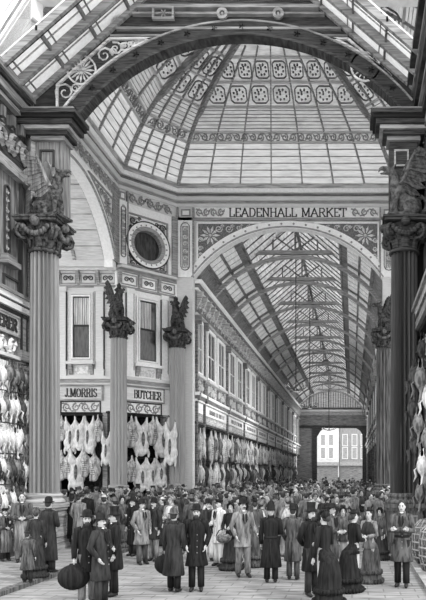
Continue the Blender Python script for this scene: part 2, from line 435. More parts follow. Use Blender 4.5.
def spandrel(root, fr, c, sgn, ue, vt, R, vc, nr, m_rim, m_bg, m_orn, t=.07, fan=False, uin=None, base=0.0):
    """triangular panel between an arch, an upright edge ue and a level vt"""
    uin = uin if uin is not None else c+sgn*.9
    pts = []; k = 12; d = .0
    # lower edge follows the arch; outer edge upright
    arc = []
    for i in range(k+1):
        u = ue+(uin-ue)*i/k
        arc.append((u, vc+math.sqrt(max(.01, R*R-(u-c)**2))))
    arc = [p for p in arc if p[1] < vt-.02]
    poly = [(ue, vt)]+arc+[(arc[-1][0]-sgn*.05, vt)]
    MB().prism(fr, poly, base, base+.03).build('panel_ground', m_bg, root)
    rim = MB()
    q = poly
    for a, b in zip(q, q[1:]+q[:1]):
        rim.beam(fr.p(a[0],a[1],base+.05), fr.p(b[0],b[1],base+.05), t, .08, fr.n)
    rim.build('panel_rim', m_rim, root)
    o = MB()
    vb = arc[0][1]; hgt = vt-vb; L = abs(arc[-1][0]-ue)
    def room(u): return vt-(vc+math.sqrt(max(.01, R*R-(u-c)**2)))
    r0 = min(.42*hgt, .27*L)*.62
    cu = ue-sgn*(r0+.16); cv = vt-r0-.14
    if fan: cu = ue-sgn*L*.36; r0 = room(cu)*.40; cv = vt-r0-.1
    o.rosette(fr, cu, cv, r0, base+.03, 14 if fan else 10)
    for (du, sc) in ([(.62,.36),(.80,.36),(.10,.30),(.93,.3)] if fan else [(.5,.30),(.66,.34),(.8,.36),(.34,.2)]):
        u = ue-sgn*L*du; rr = room(u)*sc
        if rr < .05: continue
        o.spiral(fr, u, vt-rr-.1 if not (fan and du<.2) else vt-room(u)*.72, rr, base+.06, rr*.17, hand=sgn)
        o.spiral(fr, u+rr*.9, vt-rr*.6-.06, rr*.5, base+.06, rr*.12, hand=-sgn)
    # foot of the triangle
    for q_ in (.45, .68, .86):
        u = ue-sgn*.16; v = vt-hgt*q_
        o.spiral(fr, u, v, .14 if not fan else .2, base+.06, .04, hand=-sgn)
    o.build('scroll_relief', m_orn, root)
spandrel(wf, f, CX, -1, -8.28, 15.68, RA+.36, VC, 0, M['white'], M['ornbg'], M['orn'], uin=-4.6)
spandrel(wf, f, CX, 1, 1.4, 15.68, RA+.36, VC, 0, M['white'], M['ornbg'], M['orn'], uin=-2.3)
# corner pilasters with long oval panels, small square panels, frieze
def corner_pilaster(root, fr, u0, u1, v0=12.76):
    MB().fb(fr, u0, u1, v0, 15.95, 0, .12).build('pilaster', M['white'], root)
    uc = (u0+u1)/2; w_ = (u1-u0)
    MB().fb(fr, uc-w_*.2, uc+w_*.2, v0+.5, 15.5, .12, .125).build('oval_ground', M['mid'], root)
    MB().stadium(fr, uc, v0+.35, 15.68, w_*.3, .04, .12, .17).build('oval_rim', M['rib'], root)
    o = MB(); k = 7
    for i in range(k): o.spiral(fr, uc, v0+.62+(2.5)*i/(k-.5), w_*.16, .15, .035, hand=1 if i%2 else -1)
    o.build('oval_relief', M['orn'], root)
    MB().rim(fr, uc-w_*.3, uc+w_*.3, 16.06, 16.42, 0, .06, .05).build('square_rim', M['mid'], root)
    MB().fb(fr, uc-w_*.2, uc+w_*.2, 16.1, 16.35, .0, .05).build('square_boss', M['white'], root)
    MB().fb(fr, u0-.04, u0+.03, v0, 16.5, 0, .15).fb(fr, u1-.03, u1+.04, v0, 16.5, 0, .15).build('dark_fillet', M['mid'], root)
corner_pilaster(wf, f, XL+.08, XL+.9); corner_pilaster(wf, f, XR-.98, XR-.08)
MB().fb(f, XL, XR, 15.8, 15.95, 0, .12).build('fascia', M['mid'], wf)
MB().fb(f, -8.4, 1.45, 15.98, 16.52, 0, .03).build('name_band', M['white'], wf)
o = MB().scrolls(f, -8.35, -6.8, 16.25, .2, .06, .045); o.scrolls(f, -.05, 1.4, 16.25, .2, .06, .045); o.build('name_band_scrolls', M['mid'], wf)
mb = MB(); lettering(mb, f, 'LEADENHALL', -6.6, 16.03, .44, 3.65, .03, .07, .15); lettering(mb, f, 'MARKET', -2.72, 16.03, .44, 2.45, .03, .07, .15)
tag(mb.build('hall_name_lettering', M['line']), 'dark slab letters reading LEADENHALL MARKET along the dome frieze', 'sign')

# ---- the two diagonal far faces (oculus) ----
def diag_face(a, b, side, full=True):
    a = Vector((*a, 0)); b = Vector((*b, 0)); L = (b-a).length; t = (b-a).normalized()
    nrm = Vector((t.y, -t.x, 0))
    if (Vector((CX, CY, 0))-a).dot(nrm) < 0: nrm = -nrm
    fr = Fr(a, t, nrm)
    # wall above the ledge with a round hole : outer square strip minus circle
    c = L/2; vc = 14.05; R = .98
    us_ = [c-R+2*R*i/24 for i in range(25)]
    mb = MB()
    mb.strip(fr, [0, c-R]+us_[1:-1]+[c+R, L], [12.4]*27, [vc, vc]+[vc-math.sqrt(max(0,R*R-(u-c)**2)) for u in us_[1:-1]]+[vc, vc], -.35, 0)
    mb.strip(fr, [0, c-R]+us_[1:-1]+[c+R, L], [vc, vc]+[vc+math.sqrt(max(0,R*R-(u-c)**2)) for u in us_[1:-1]]+[vc, vc], [15.95]*27, -.35, 0)
    w_ = struct('wall_diagonal_'+side, mb, M['white'], 'slanting wall with a round window on the %s of the octagon' % side, 'wall')
    corner_pilaster(w_, fr, .06, .52); 
    MB().fb(fr, L-.3, L-.02, 12.76, 15.95, 0, .12).build('edge_pilaster', M['mid'], w_)
    MB().rim(fr, c-1.12, c+1.12, 12.84, 15.5, 0, .07, .08).build('panel_rim', M['mid'], w_)
    MB().scrolls(fr, .6, L-.3, 16.25, .22, .04, .06).build('frieze_relief', M['mid'], w_)
    g = MB(); o = MB()
    for su in (-1, 1):
        for sv in (-1, 1):
            g.prism(fr, [(c+su*.98, vc+sv*.62), (c+su*.98, vc+sv*1.3), (c+su*.5, vc+sv*1.3), (c+su*.82, vc+sv*1.0)], 0, .015)
            o.spiral(fr, c+su*.8, vc+sv*1.1, .2, .04, .045, hand=su*sv); o.spiral(fr, c+su*.92, vc+sv*.72, .12, .04, .035, hand=-su*sv); o.spiral(fr, c+su*.48, vc+sv*1.24, .1, .04, .03, hand=-su*sv)
    g.build('corner_ground', M['mid'], w_); o.build('corner_relief', M['darkv'], w_)
    wd = sroot('window_round', (0,0,0), 'round window in a thick moulded ring high on the %s slanting wall' % side, 'window')
    wd.name = 'window_%d' % (1 if side == 'left' else 2)
    MB().ringf(fr, c, vc, .95, 1.16, -.2, .12, 36).build('outer_ring', M['white'], wd)
    st = MB()
    for i in range(22): st.ell(fr.p(c+1.0*math.cos(2*PI*i/22), vc+1.0*math.sin(2*PI*i/22), .13), .045, 6, 4)
    st.build('ring_beading', M['mid'], wd)
    MB().ringf(fr, c, vc, .76, .95, -.3, .07, 36).build('inner_ring', M['mid'], wd)
    MB().ringf(fr, c, vc, 1.15, 1.2, 0, .15, 36).build('ring_edge', M['line'], wd)
    MB().ringf(fr, c, vc, 0.002, .77, -.3, -.26, 30).build('pane', M['pane'], wd)
    return fr, L
dfr, dL = diag_face((-11.75,31.0), (XL,YF), 'left')
diag_face((4.85,31.0), (XR,YF), 'right')
# near diagonals, plain
for (a, b, s_) in (((XL,YN),(-11.75,21.2),'near_left'), ((XR,YN),(4.85,21.2),'near_right')):
    a3 = Vector((*a,0)); b3 = Vector((*b,0)); t = (b3-a3).normalized(); nr = Vector((t.y,-t.x,0))
    if (Vector((CX,CY,0))-a3).dot(nr) < 0: nr = -nr
    struct('wall_'+s_, MB().fb(Fr(a3, t, nr), 0, (b3-a3).length, 10.2, 16.55, -.35, 0), M['mid'], 'plain slanting corner wall on the %s of the octagon' % s_.replace('_',' '), 'wall')

# ---- side faces with arches
AS = 4.35; RS = (AS**2+2.65**2)/(2*2.65); VS = APX-RS
def side_face(x, fr, side):
    us_ = [CY-AS+2*AS*i/40 for i in range(41)]
    mb = MB().strip(fr, [21.2, us_[0]-1e-3]+us_+[us_[-1]+1e-3, 31.0], [12.4,12.4]+[archz(u, CY, RS, VS) for u in us_]+[12.4,12.4], [15.95]*45, -.4, 0)
    w_ = struct('wall_'+side, mb, M['white'], 'side wall of the octagon with a wide white arch on the %s' % side, 'wall')
    archivolt(w_, fr, CY, AS, RS, VS, .34, 0, .09, M['white'])
    archivolt(w_, fr, CY, AS, RS, VS, .08, .09, .16, M['mid'], 'arch_bead')
    MB().scrolls(fr, 21.5, 30.8, 16.25, .24, .04, .07).build('frieze_relief', M['mid'], w_)
    for sg, ue in ((-1, 21.75), (1, 30.35)):
        spandrel(w_, fr, CY, sg, ue, 15.7, RS+.45, VS, 0, M['mid'], M['orn'], M['mid'], uin=CY+sg*1.5)
    MB().fb(fr, 30.45, 30.95, 12.76, 16.55, 0, .1).fb(fr, 21.25, 21.7, 12.76, 16.55, 0, .1).build('pilaster', M['mid'], w_)
    return w_
side_face(-11.75, EAST(-11.75), 'left'); side_face(4.85, WEST(4.85), 'right')

# ---- dome
PROF = [(1,17.6),(.9,18.48),(.8,19.3),(.75,19.68),(.68,20.14),(.62,20.5),(.55,20.88),(.48,21.22),(.42,21.48),(.36,21.7),(.3,21.9),(.2,22.15),(.12,22.3)]
GT = [(1,1),(.9,.94),(.8,.865),(.75,.825),(.68,.76),(.62,.705),(.55,.635),(.48,.56),(.42,.49),(.36,.42),(.3,.35),(.2,.24),(.12,.15),(0,0)]
def gt(t):
    for (a, za), (b, zb) in zip(GT, GT[1:]):
        if t >= b: return za+(zb-za)*(a-t)/(a-b)
    return 0
def dz(t):
    for (a, za), (b, zb) in zip(PROF, PROF[1:]):
        if t >= b: return za+(zb-za)*(a-t)/(a-b)
    return PROF[-1][1]
INN = oct_off(.45)
def dp(i, s_, t, lift=0.0):
    """point on dome face i: s_ 0..1 along the face, t 1 at the foot"""
    a, b = INN[i], INN[(i+1)%8]; q = a+(b-a)*s_; c = Vector((CX, CY))
    q = c+(q-c)*gt(t)
    P = Vector((q.x, q.y, dz(t)))
    if lift:
        d = (Vector((CX, CY, 14))-P).normalized(); P = P+d*lift
    return P
def quadslab(mb, P, th):
    c = Vector((CX, CY, 14)); m_ = sum(P, Vector())/4; d = (c-m_).normalized()*th
    return mb.hexa([P[0],P[1],P[2],P[3],P[0]+d,P[1]+d,P[2]+d,P[3]+d])
dome = sroot('ceiling', (0,0,0), 'octagonal dome of glass and coffered boarding over the crossing', 'dome')
for i in range(8):
    long_ = i in (0,2,4,6); nb = {0:7,4:7,2:6,6:6}.get(i, 4); nc = nb if long_ and i in (0,4) else (2 if not long_ else 4)
    g = MB(); b_ = MB(); cf = MB(); rb = MB(); bd = MB(); ro = MB(); sc = MB()
    def surf(mb, t0, t1, lift=-.06):
        quadslab(mb, [dp(i,0,t0,lift), dp(i,1,t0,lift), dp(i,1,t1,lift), dp(i,0,t1,lift)], .03)
    surf(g, 1, .9); surf(g, .9, .8); g.build('glazing', M['glass'], dome)
    for a, b in ((.8,.75),(.75,.68),(.68,.62)): surf(b_, a, b)
    b_.build('boarding', M['boardl'], dome)
    for a, b in ((.62,.55),(.55,.48),(.48,.42),(.42,.36),(.36,.3),(.3,.2),(.2,.12)): surf(cf, a, b)
    cf.build('coffered_top', M['boardl'], dome)
    # rafters
    for k in range(1, nb):
        ts = [1,.9,.8,.75,.68,.62,.55,.48,.42,.36,.3]
        for a, b in zip(ts, ts[1:]): rb.beam(dp(i,k/nb,a,.03), dp(i,k/nb,b,.03), .06, .11, (CX-0,CY-20,0) if 0 else (0,0,1))
    rb.build('rafter', M['mid'], dome)
    for k, t in enumerate([.967,.933,.9,.867,.833]): bd.beam(dp(i,0,t,.0), dp(i,1,t,.0), .028, .04)
    for t in (.732,.714,.696,.678,.66,.64): bd.beam(dp(i,0,t,-.01), dp(i,1,t,-.01), .022, .03)
    bd.build('glazing_bar', M['mid'], dome)
    pl = MB()
    for t in (.8,.75,.62,.49,.36): pl.beam(dp(i,0,t,.03), dp(i,1,t,.03), .12, .09)
    pl.build('purlin', M['stone'], dome)
    # scroll band and coffers drawn in the tilted plane of the band
    def tilted(t0, t1):
        o = dp(i,0,t0); u = dp(i,1,t0)-o; mid0 = dp(i,.5,t0); mid1 = dp(i,.5,t1); v = mid1-mid0
        fr = Fr(o, u, (0,0,1)); fr.v = v.normalized(); n = fr.u.cross(fr.v); 
        if n.dot(Vector((CX,CY,14))-o) < 0: n = -n
        fr.n = n; return fr, u.length, v.length
    fr, L, Hh = tilted(.8, .75)
    sc.scrolls(fr, .25, L-.25, Hh*.5, min(.2, Hh*.42), .01, .05); sc.build('scroll_band', M['mid'], dome)
    for (t0, t1) in ((.62,.49),(.49,.36)):
        fr, L, Hh = tilted(t0, t1); sh = (1-t1/t0)*L/2
        for k in range(nc):
            uc = (k+.5)/nc*L; uc = uc+(L/2-uc)*(1-gt(t1)/gt(t0))*.5; hw = L/nc*.5*(1+gt(t1)/gt(t0))/2*.74; hh = Hh*.34; vc = Hh*.5
            if hw < .15: continue
            cc = min(hw, hh)*.35
            oc = [(uc-hw+cc,vc-hh),(uc+hw-cc,vc-hh),(uc+hw,vc-hh+cc),(uc+hw,vc+hh-cc),(uc+hw-cc,vc+hh),(uc-hw+cc,vc+hh),(uc-hw,vc+hh-cc),(uc-hw,vc-hh+cc)]
            for a, b in zip(oc, oc[1:]+oc[:1]): ro.beam(fr.p(a[0],a[1],.03), fr.p(b[0],b[1],.03), .05, .06, fr.n)
            rr = random.Random(i*40+k)
            for q in range(11):
                a = 2*PI*q/8+.3; q_ = .62 if q < 8 else .18*(q-7)
                ro.ell(fr.p(uc+hw*q_*math.cos(a), vc+hh*q_*math.sin(a), .02), .055, 5, 4)
    ro.build('coffer_rim', M['rib'], dome)
# hip ribs
for i in range(8):
    mb = MB(); ts = [1,.9,.8,.75,.68,.62,.55,.48,.42,.36,.3,.2,.12]
    c = Vector((CX, CY, 12))
    for a, b in zip(ts, ts[1:]):
        P, Q = dp(i,0,a), dp(i,0,b); sd = (Q-P).cross(c-P).normalized()*.07; dpt = .16 if a > .62 else .38
        dpt2 = .16 if b > .62 else .38
        iP = (c-P).normalized()*dpt; iQ = (c-Q).normalized()*dpt2
        mb.hexa([P-sd, P+sd, P+sd+iP, P-sd+iP, Q-sd, Q+sd, Q+sd+iQ, Q-sd+iQ])
    mb.build('hip_rib', M['mid'], dome)
MB().lathe((CX,CY,22.2), [(1.1,0),(1.1,.3),(.5,.5)], 8).build('crown_boss', M['mid'], dome)

# ---- near gable wall with the dark front arch
G = FRONT(18.7)
def gz(x): return min(13.7+(x+9.5)*.883, 14.16+(1.6-x)*.87)
NX = -3.3; NA = 5.09
us = [NX-NA+2*NA*i/48 for i in range(49)]
xs = [-10.4]+[us[0]-1e-3]+us+[us[-1]+1e-3]+[2.9]
mb = MB().strip(G, xs, [SPR-.1]*2+[archz(x, NX) for x in us]+[SPR-.1]*2, [gz(x) for x in xs], -.28, 0)
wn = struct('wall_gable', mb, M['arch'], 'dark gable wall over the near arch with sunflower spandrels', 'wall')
archivolt(wn, G, NX, NA, RA, VC, .08, -.28, .12, M['dark'], 'arch_lip')
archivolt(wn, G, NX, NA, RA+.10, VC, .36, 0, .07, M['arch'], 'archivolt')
archivolt(wn, G, NX, NA, RA+.43, VC, .05, 0, .11, M['archlite'], 'arch_bead')
def gable_panel(sgn, ue, uin, fu, fv, vt=15.36):
    R = RA+.52; k = 14
    arc = [(ue+(uin-ue)*i/k, VC+math.sqrt(R*R-(ue+(uin-ue)*i/k-NX)**2)) for i in range(k+1)]
    arc = [p for p in arc if p[1] < vt]
    kx = ue
    while gz(kx)-.3 < vt: kx -= sgn*.02
    poly = [(ue, gz(ue)-.3)]+arc+[(arc[-1][0]-sgn*.12, vt), (kx, vt)]
    MB().prism(G, poly, 0, .02).build('panel_ground', M['dark'], wn)
    rim = MB()
    for a, b in zip(poly, poly[1:]+poly[:1]): rim.beam(G.p(a[0],a[1],.05), G.p(b[0],b[1],.05), .06, .07, G.n)
    rim.build('panel_rim', M['ribl'], wn)
    o = MB(); o.ringf(G, fu, fv, .40, .45, .02, .07, 24)
    for q in range(15):
        a = 2*PI*q/15; o.prism(G, [(fu,fv),(fu+.26*math.cos(a-.1),fv+.26*math.sin(a-.1)),(fu+.38*math.cos(a),fv+.38*math.sin(a)),(fu+.26*math.cos(a+.1),fv+.26*math.sin(a+.1))], .02, .05)
    def mid_(u):
        lo = VC+math.sqrt(R*R-(u-NX)**2); hi = min(vt, gz(u)-.3); return (lo+hi)/2, (hi-lo)/2
    for i, d in enumerate((.68, 1.02, 1.3, 1.54, 1.74, -.5)):
        u = fu-sgn*d
        if abs(u-ue) < .15 or (u-ue)*sgn > 0: continue
        v, h_ = mid_(u); r_ = h_*.72
        if r_ < .05: continue
        o.spiral(G, u, v, r_, .05, .035, hand=sgn*(1 if i%2 else -1), a0=i*2); o.spiral(G, u-sgn*r_, v+r_*.4, r_*.45, .05, .03, hand=-sgn)
    o.build('sunflower_relief', M['ribl'], wn)
al = math.asin(NA/RA)
for i in range(15):
    t = PI/2-al+2*al*(i+.5)/15
    MB().rosette(G, NX+(RA+.27)*math.cos(t), VC+(RA+.27)*math.sin(t), .10, .07, 5).build('star_stud', M['black'], wn)
gable_panel(-1, -8.85, -5.9, -8.12, 14.42)
gable_panel(1, 1.17, -1.0, .40, 14.52)
mb = MB()
for z, h_, n_ in ((15.62,.07,.10),(16.05,.06,.14),(16.2,.10,.2),(16.62,.06,.1),(15.45,.04,.06)):
    xa = -9.5+(z-13.7)/.883+.25; xb = 1.6-(z-14.16)/.87-.25
    mb.fb(G, xa, xb, z, z+h_, 0, n_)
mb.build('string_course', M['archlite'], wn)
mb = MB()
for z, h_, n_ in ((15.72,.1,.05),(16.34,.16,.1),(16.74,.2,.06)):
    xa = -9.5+(z-13.7)/.883+.25; xb = 1.6-(z-14.16)/.87-.25
    mb.fb(G, xa, xb, z, z+h_, 0, n_)
mb.build('dark_course', M['dark'], wn)  # dark courses set between the string courses
mb = MB()
for x in (-7.2, -3.87, -2.2, 0.1):
    mb.ringf(G, x, 16.02 if x != -5.6 else 16.02, .08, .17, .14, .22, 14); mb.ell(G.p(x, 16.02, .16), .06, 6, 4)
mb.rim(G, -5.95, -5.3, 15.83, 16.2, .14, .24, .06); mb.rosette(G, -5.62, 16.02, .14, .16, 6)
mb.build('boss', M['archlite'], wn)
# sloping edge fillets where the roof meets the gable
mb = MB(); mb.beam(G.p(-9.7, gz(-9.7)-.06, .06), G.p(-3.73, gz(-3.73)-.06, .06), .10, .12, (0,-1,0)); mb.beam(G.p(1.8, gz(1.8)-.06, .06), G.p(-3.73, gz(-3.73)-.06, .06), .10, .12, (0,-1,0))
mb.build('rake_moulding', M['archlite'], wn)

# ---- near roof, two slopes, ends in the open at Y 16.95
rf = sroot('ceiling', (0,0,0), 'steep panelled roof slopes above the near hall', 'roof')
Y0, Y1 = 16.95, 18.7
def rp(x, y, d=0): return Vector((x, y, gz(x)+d))
for (xa, xb, nm) in ((-9.6, -3.73, 'l'), (1.9, -3.73, 'r')):
    p = MB(); fr = MB(); sg = 1 if xb > xa else -1
    P = [rp(xa,Y0,.06), rp(xb,Y0,.06), rp(xb,Y1,.06), rp(xa,Y1,.06)]
    p.hexa(P+[q+Vector((0,0,.06)) for q in P]); p.build('roof_panel', M['roofpan'], rf)
    n = 6
    for k in range(n+1):
        x = xa+(xb-xa)*k/n
        fr.beam(rp(x,Y0,.0), rp(x,Y1,.0), .06, .15, (0,0,1)); fr.beam(rp(x+sg*.16,Y0,.03), rp(x+sg*.16,Y1,.03), .03, .05)
    fr.build('purlin', M['boardd'], rf)
    ra = MB()
    for y, w_, d_ in ((17.0,.10,.2),(17.82,.10,.26),(18.6,.12,.14)):
        ra.beam(rp(xa,y,-.08), rp(xb,y,-.08), w_, d_, (0,0,1))
    ra.build('rafter', M['archlite'], rf)
    ra = MB()
    for y in (17.10, 17.94): ra.beam(rp(xa,y,-.05), rp(xb,y,-.05), .06, .18)
    ra.build('rafter_edge', M['dark'], rf)
    l_ = MB()
    for yy in (17.5, 18.25): l_.beam(rp(xa,yy,.04), rp(xb,yy,.04), .02, .04)
    l_.build('board_joint', M['mid'], rf)

# ---- eaves cornices of the near hall (run towards the camera)
def run_cornice(name, x, sgn, y0, y1, rows, label):
    r_ = sroot(name, (0,0,0), label, 'cornice')
    for nm, x0, x1, z0, z1, m_ in rows:
        a, b = sorted((x+sgn*x0, x+sgn*x1)); MB().box(a, b, y0, y1, z0, z1).build(nm, M[m_], r_)
    return r_
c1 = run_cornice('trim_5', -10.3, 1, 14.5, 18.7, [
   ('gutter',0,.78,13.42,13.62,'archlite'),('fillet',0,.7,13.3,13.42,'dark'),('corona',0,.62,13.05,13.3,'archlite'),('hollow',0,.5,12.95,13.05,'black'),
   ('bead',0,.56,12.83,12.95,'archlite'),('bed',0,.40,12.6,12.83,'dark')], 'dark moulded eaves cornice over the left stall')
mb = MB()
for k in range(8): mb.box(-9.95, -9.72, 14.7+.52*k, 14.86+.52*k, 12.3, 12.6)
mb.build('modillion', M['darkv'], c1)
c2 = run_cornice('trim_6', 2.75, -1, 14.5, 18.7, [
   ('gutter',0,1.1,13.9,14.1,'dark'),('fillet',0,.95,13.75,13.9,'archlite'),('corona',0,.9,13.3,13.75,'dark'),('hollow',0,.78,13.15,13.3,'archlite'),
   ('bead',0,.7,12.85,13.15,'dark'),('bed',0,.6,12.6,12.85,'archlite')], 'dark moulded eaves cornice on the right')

# imposts over the big columns
def impost(x, sgn, name, label):
    r_ = sroot(name, (0,0,0), label, 'impost')
    hw = .42
    MB().fb(G, x-hw, x+hw, 10.1, 12.35, -.5, -.02).build('block', M['midv'] if sgn > 0 else M['dark'], r_)
    MB().rim(G, x-.28, x+.16, 11.55, 12.05, -.02, .03, .05).build('block_panel', M['line'] if sgn > 0 else M['mid'], r_)
    for k, (z0, z1, e, m_) in enumerate([(12.3,12.42,.08,'archlite'),(12.42,12.55,.2,'dark'),(12.55,12.66,.3,'mid'),(12.66,12.8,.42,'dark'),(12.8,12.9,.5,'black'),(12.9,13.02,.58,'dark'),(13.02,13.1,.5,'archlite')]):
        MB().fb(G, x-hw-e+(0 if sgn<0 else 0), x+hw+e, z0, z1, -.5, .04+e*.8).build('moulding', M[m_], r_)
impost(-9.12, 1, 'trim_7', 'stepped dark impost block above the left winged beast')
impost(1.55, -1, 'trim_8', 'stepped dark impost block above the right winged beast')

# ================================================================== COLUMNS
def column(x, y, r, big, ms, mo, mb_, label, group=None, z0=0, ztop=9.75, ped=1.65):
    k = r/.43
    c = tag(empty('column', (x, y, z0)), label, 'column', group, 'thing')
    o3 = (x, y, z0); n = 40 if big else 24
    p = MB(); e = .60*k
    p.box(x-e, x+e, y-e, y+e, z0, z0+.22); p.box(x-e*.95, x+e*.95, y-e*.95, y+e*.95, z0+.22, z0+.32)
    p.box(x-e*.84, x+e*.84, y-e*.84, y+e*.84, z0+.3, z0+ped-.4)
    p.box(x-e*.92, x+e*.92, y-e*.92, y+e*.92, z0+ped-.42, z0+ped-.34); p.box(x-e*1.0, x+e*1.0, y-e*1.0, y+e*1.0, z0+ped-.34, z0+ped-.22)
    p.build('pedestal', mb_, c)
    pm = MB(); 
    for fr in (Fr((x,y-e*.84,0),(1,0,0),(0,-1,0)), Fr((x+e*.84,y,0),(0,1,0),(1,0,0))):
        pm.rim(fr, -e*.6, e*.6, z0+.45, z0+ped-.55, 0, .035, .05)
    pm.build('pedestal_panel', M['mid'] if ms is not M['coldark'] else M['archlite'], c)
    zb = ped-.22
    MB().lathe(o3, [(r*1.34,zb),(r*1.36,zb+.05),(r*1.3,zb+.1),(r*1.15,zb+.13),(r*1.15,zb+.17),(r*1.22,zb+.2),(r*1.2,zb+.25),(r*1.05,zb+.3)], 32).build('base', mb_, c, True)
    zc = ztop-.95*k
    MB().lathe(o3, [(r*1.0,zb+.3),(r*1.0,zb+1.5),(r*.98,zc*.6),(r*.92,zc-.02)], 144 if big else 84, 18 if big else 14, .42 if big else .25).build('shaft', ms, c)
    cp = MB(); cp.lathe(o3, [(r*.95,zc-.04),(r*1.08,zc-.01),(r*1.08,zc+.05),(r*.9,zc+.08),(r*.92,zc+.35*k),(r*1.1,zc+.7*k),(r*1.2,zc+.8*k)], 28)
    cp.build('bell', mo, c, True)
    lf = MB()
    for row, (zr, rr, hh, cnt, ph) in enumerate([(zc+.08, r*.95, .36*k, 8, 0), (zc+.3*k, r*1.02, .36*k, 8, .39)]):
        for q in range(cnt):
            a = 2*PI*q/cnt+ph; ca, sa = math.cos(a), math.sin(a)
            pts = [(rr, 0), (rr*1.08, hh*.5), (rr*1.28, hh*.95), (rr*1.42, hh*.85)]
            lf.tube([(x+d*ca, y+d*sa, z0+zr+h_) for d, h_ in pts], [.11*k, .13*k, .09*k, .03*k], 6, .35)
    lf.build('acanthus_leaf', mo, c)
    for q in range(4):
        a = PI/4+PI/2*q; fr = Fr((x+r*1.28*math.cos(a), y+r*1.28*math.sin(a), z0), (math.cos(a), math.sin(a), 0), (-math.sin(a), math.cos(a), 0))
        vo = MB()
        for nn in (-.05*k, .05*k): vo.spiral(fr, .06*k, zc+.5*k, .24*k, nn, .06*k, turns=1.8, seg=6, a0=PI/2, hand=-1)
        vo.ell(fr.p(.06*k, zc+.5*k), (.11*k,)*3, 8, 5)
        vo.build('volute', mo, c, True)
    for q in range(4):
        gl = MB(); a = PI/2*q; ca, sa = math.cos(a), math.sin(a)
        for j in range(9):
            s_ = (j-4)/4; gl.ell((x+r*1.32*ca-s_*.36*k*sa, y+r*1.32*sa+s_*.36*k*ca, z0+zc+.62*k-.2*k*(1-s_*s_)), .09*k, 6, 5)
        gl.ell((x+r*1.4*ca, y+r*1.4*sa, z0+zc+.78*k), (.15*k,)*3, 8, 6)
        gl.build('garland', M['dark'] if ms is M['coldark'] else M['darkv'] if big else M['darkv'], c, True)
    ab = MB(); e2 = r*1.45
    ab.box(x-e2, x+e2, y-e2, y+e2, z0+ztop-.14*k, z0+ztop-.06*k); ab.box(x-e2*1.07, x+e2*1.07, y-e2*1.07, y+e2*1.07, z0+ztop-.06*k, z0+ztop)
    ab.build('abacus', mo, c)
    for ch in c.children:
        pass
    return c
column(-9.13, 18.45, .42, True, M['colbig'], M['colbigd'], M['pale'], 'big fluted column at the left carrying a winged beast that faces right')
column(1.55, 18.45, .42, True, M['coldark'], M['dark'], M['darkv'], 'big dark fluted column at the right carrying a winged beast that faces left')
column(-11.35, 30.2, .40, False, M['colfar'], M['colfard'], M['pale'], 'slim fluted column between the two butchers\' fronts')
column(-9.15, 32.55, .40, False, M['colfar'], M['colfard'], M['pale'], 'slim fluted column at the mouth of the arcade beside the BUTCHER sign')
column(1.65, 32.55, .40, False, M['darkv'], M['colfard'], M['darkv'], 'slim fluted column just left of the big dark column')
# ================================================================== BEASTS ON THE COLUMNS
def griffin_meshes():
    b = MB()   # profile facing +X, height ~1.5
    b.ell((-.22,0,.36),(.34,.24,.34)); b.ell((.08,0,.62),(.26,.21,.36),rot=('Y',.35)); b.ell((.2,0,.86),(.2,.17,.24))
    for s_ in (-1,1):
        b.tube([(.16,s_*.13,.72),(.27,s_*.15,.4),(.26,s_*.15,.1)],[.1,.075,.06]); b.ell((.34,s_*.15,.06),(.13,.08,.06))
        b.ell((-.18,s_*.2,.26),(.26,.11,.22)); b.tube([(-.1,s_*.22,.2),(.06,s_*.24,.06)],[.08,.06]); b.ell((.08,s_*.23,.05),(.15,.07,.055))
    b.tube([(.2,0,.9),(.26,0,1.1),(.3,0,1.24)],[.17,.13,.12]); b.ell((.38,0,1.28),(.17,.11,.12))
    b.tube([(.45,0,1.32),(.6,0,1.34),(.7,0,1.29)],[.08,.06,.03]); b.tube([(.44,0,1.23),(.56,0,1.2),(.66,0,1.16)],[.06,.04,.022])
    b.tube([(.66,0,1.3),(.73,0,1.2)],[.035,.015])
    for s_ in (-1,1): b.tube([(.3,s_*.08,1.36),(.2,s_*.1,1.5)],[.05,.012]); b.ell((.43,s_*.09,1.34),.03,6,5)
    for k in range(5): b.tube([(.16-.03*k,0,1.2-.14*k),(.04-.04*k,0,1.24-.14*k)],[.05,.01])
    b.tube([(-.5,0,.2),(-.66,0,.3),(-.68,0,.55),(-.55,0,.7),(-.48,0,.62)],[.07,.06,.05,.05,.07])
    body = remesh(b, 'body', [M['dark']], .03, 1)
    def wing(s_):
        w_ = MB(); bone = [(.12,.86),(.0,1.12),(-.1,1.42),(-.2,1.66),(-.36,1.9)]
        def Y(i): return s_*(.17+.035*i)
        w_.tube([(x, Y(i), z) for i, (x, z) in enumerate(bone)], [.07,.06,.055,.045,.02], 8)
        tips_ = [(-.42,.62),(-.6,.82),(-.74,1.06),(-.8,1.34),(-.74,1.62),(-.58,1.8)]
        roots = [(.1,.84),(.05,1.0),(-.03,1.16),(-.09,1.34),(-.14,1.5),(-.24,1.7)]
        for i, ((rx,rz),(tx,tz)) in enumerate(zip(roots, tips_)):
            y = Y(i*.7)+s_*.012*(i%2); dx, dz = tx-rx, tz-rz; L = math.hypot(dx,dz); nx, nz = -dz/L, dx/L; mx, mz = rx+dx*.6, rz+dz*.6
            poly = [(rx+nx*.07,rz+nz*.07),(mx+nx*.13,mz+nz*.13),(tx,tz),(mx-nx*.13,mz-nz*.13),(rx-nx*.1,rz-nz*.1)]
            w_.prism(Fr((0,y,0),(1,0,0),(0,s_,0)), poly, -.02, .02)
            w_.tube([(rx,y+s_*.03,rz),(tx,y+s_*.02,tz)],[.02,.008],5)
        return w_
    return body, wing
GB, GW = griffin_meshes()
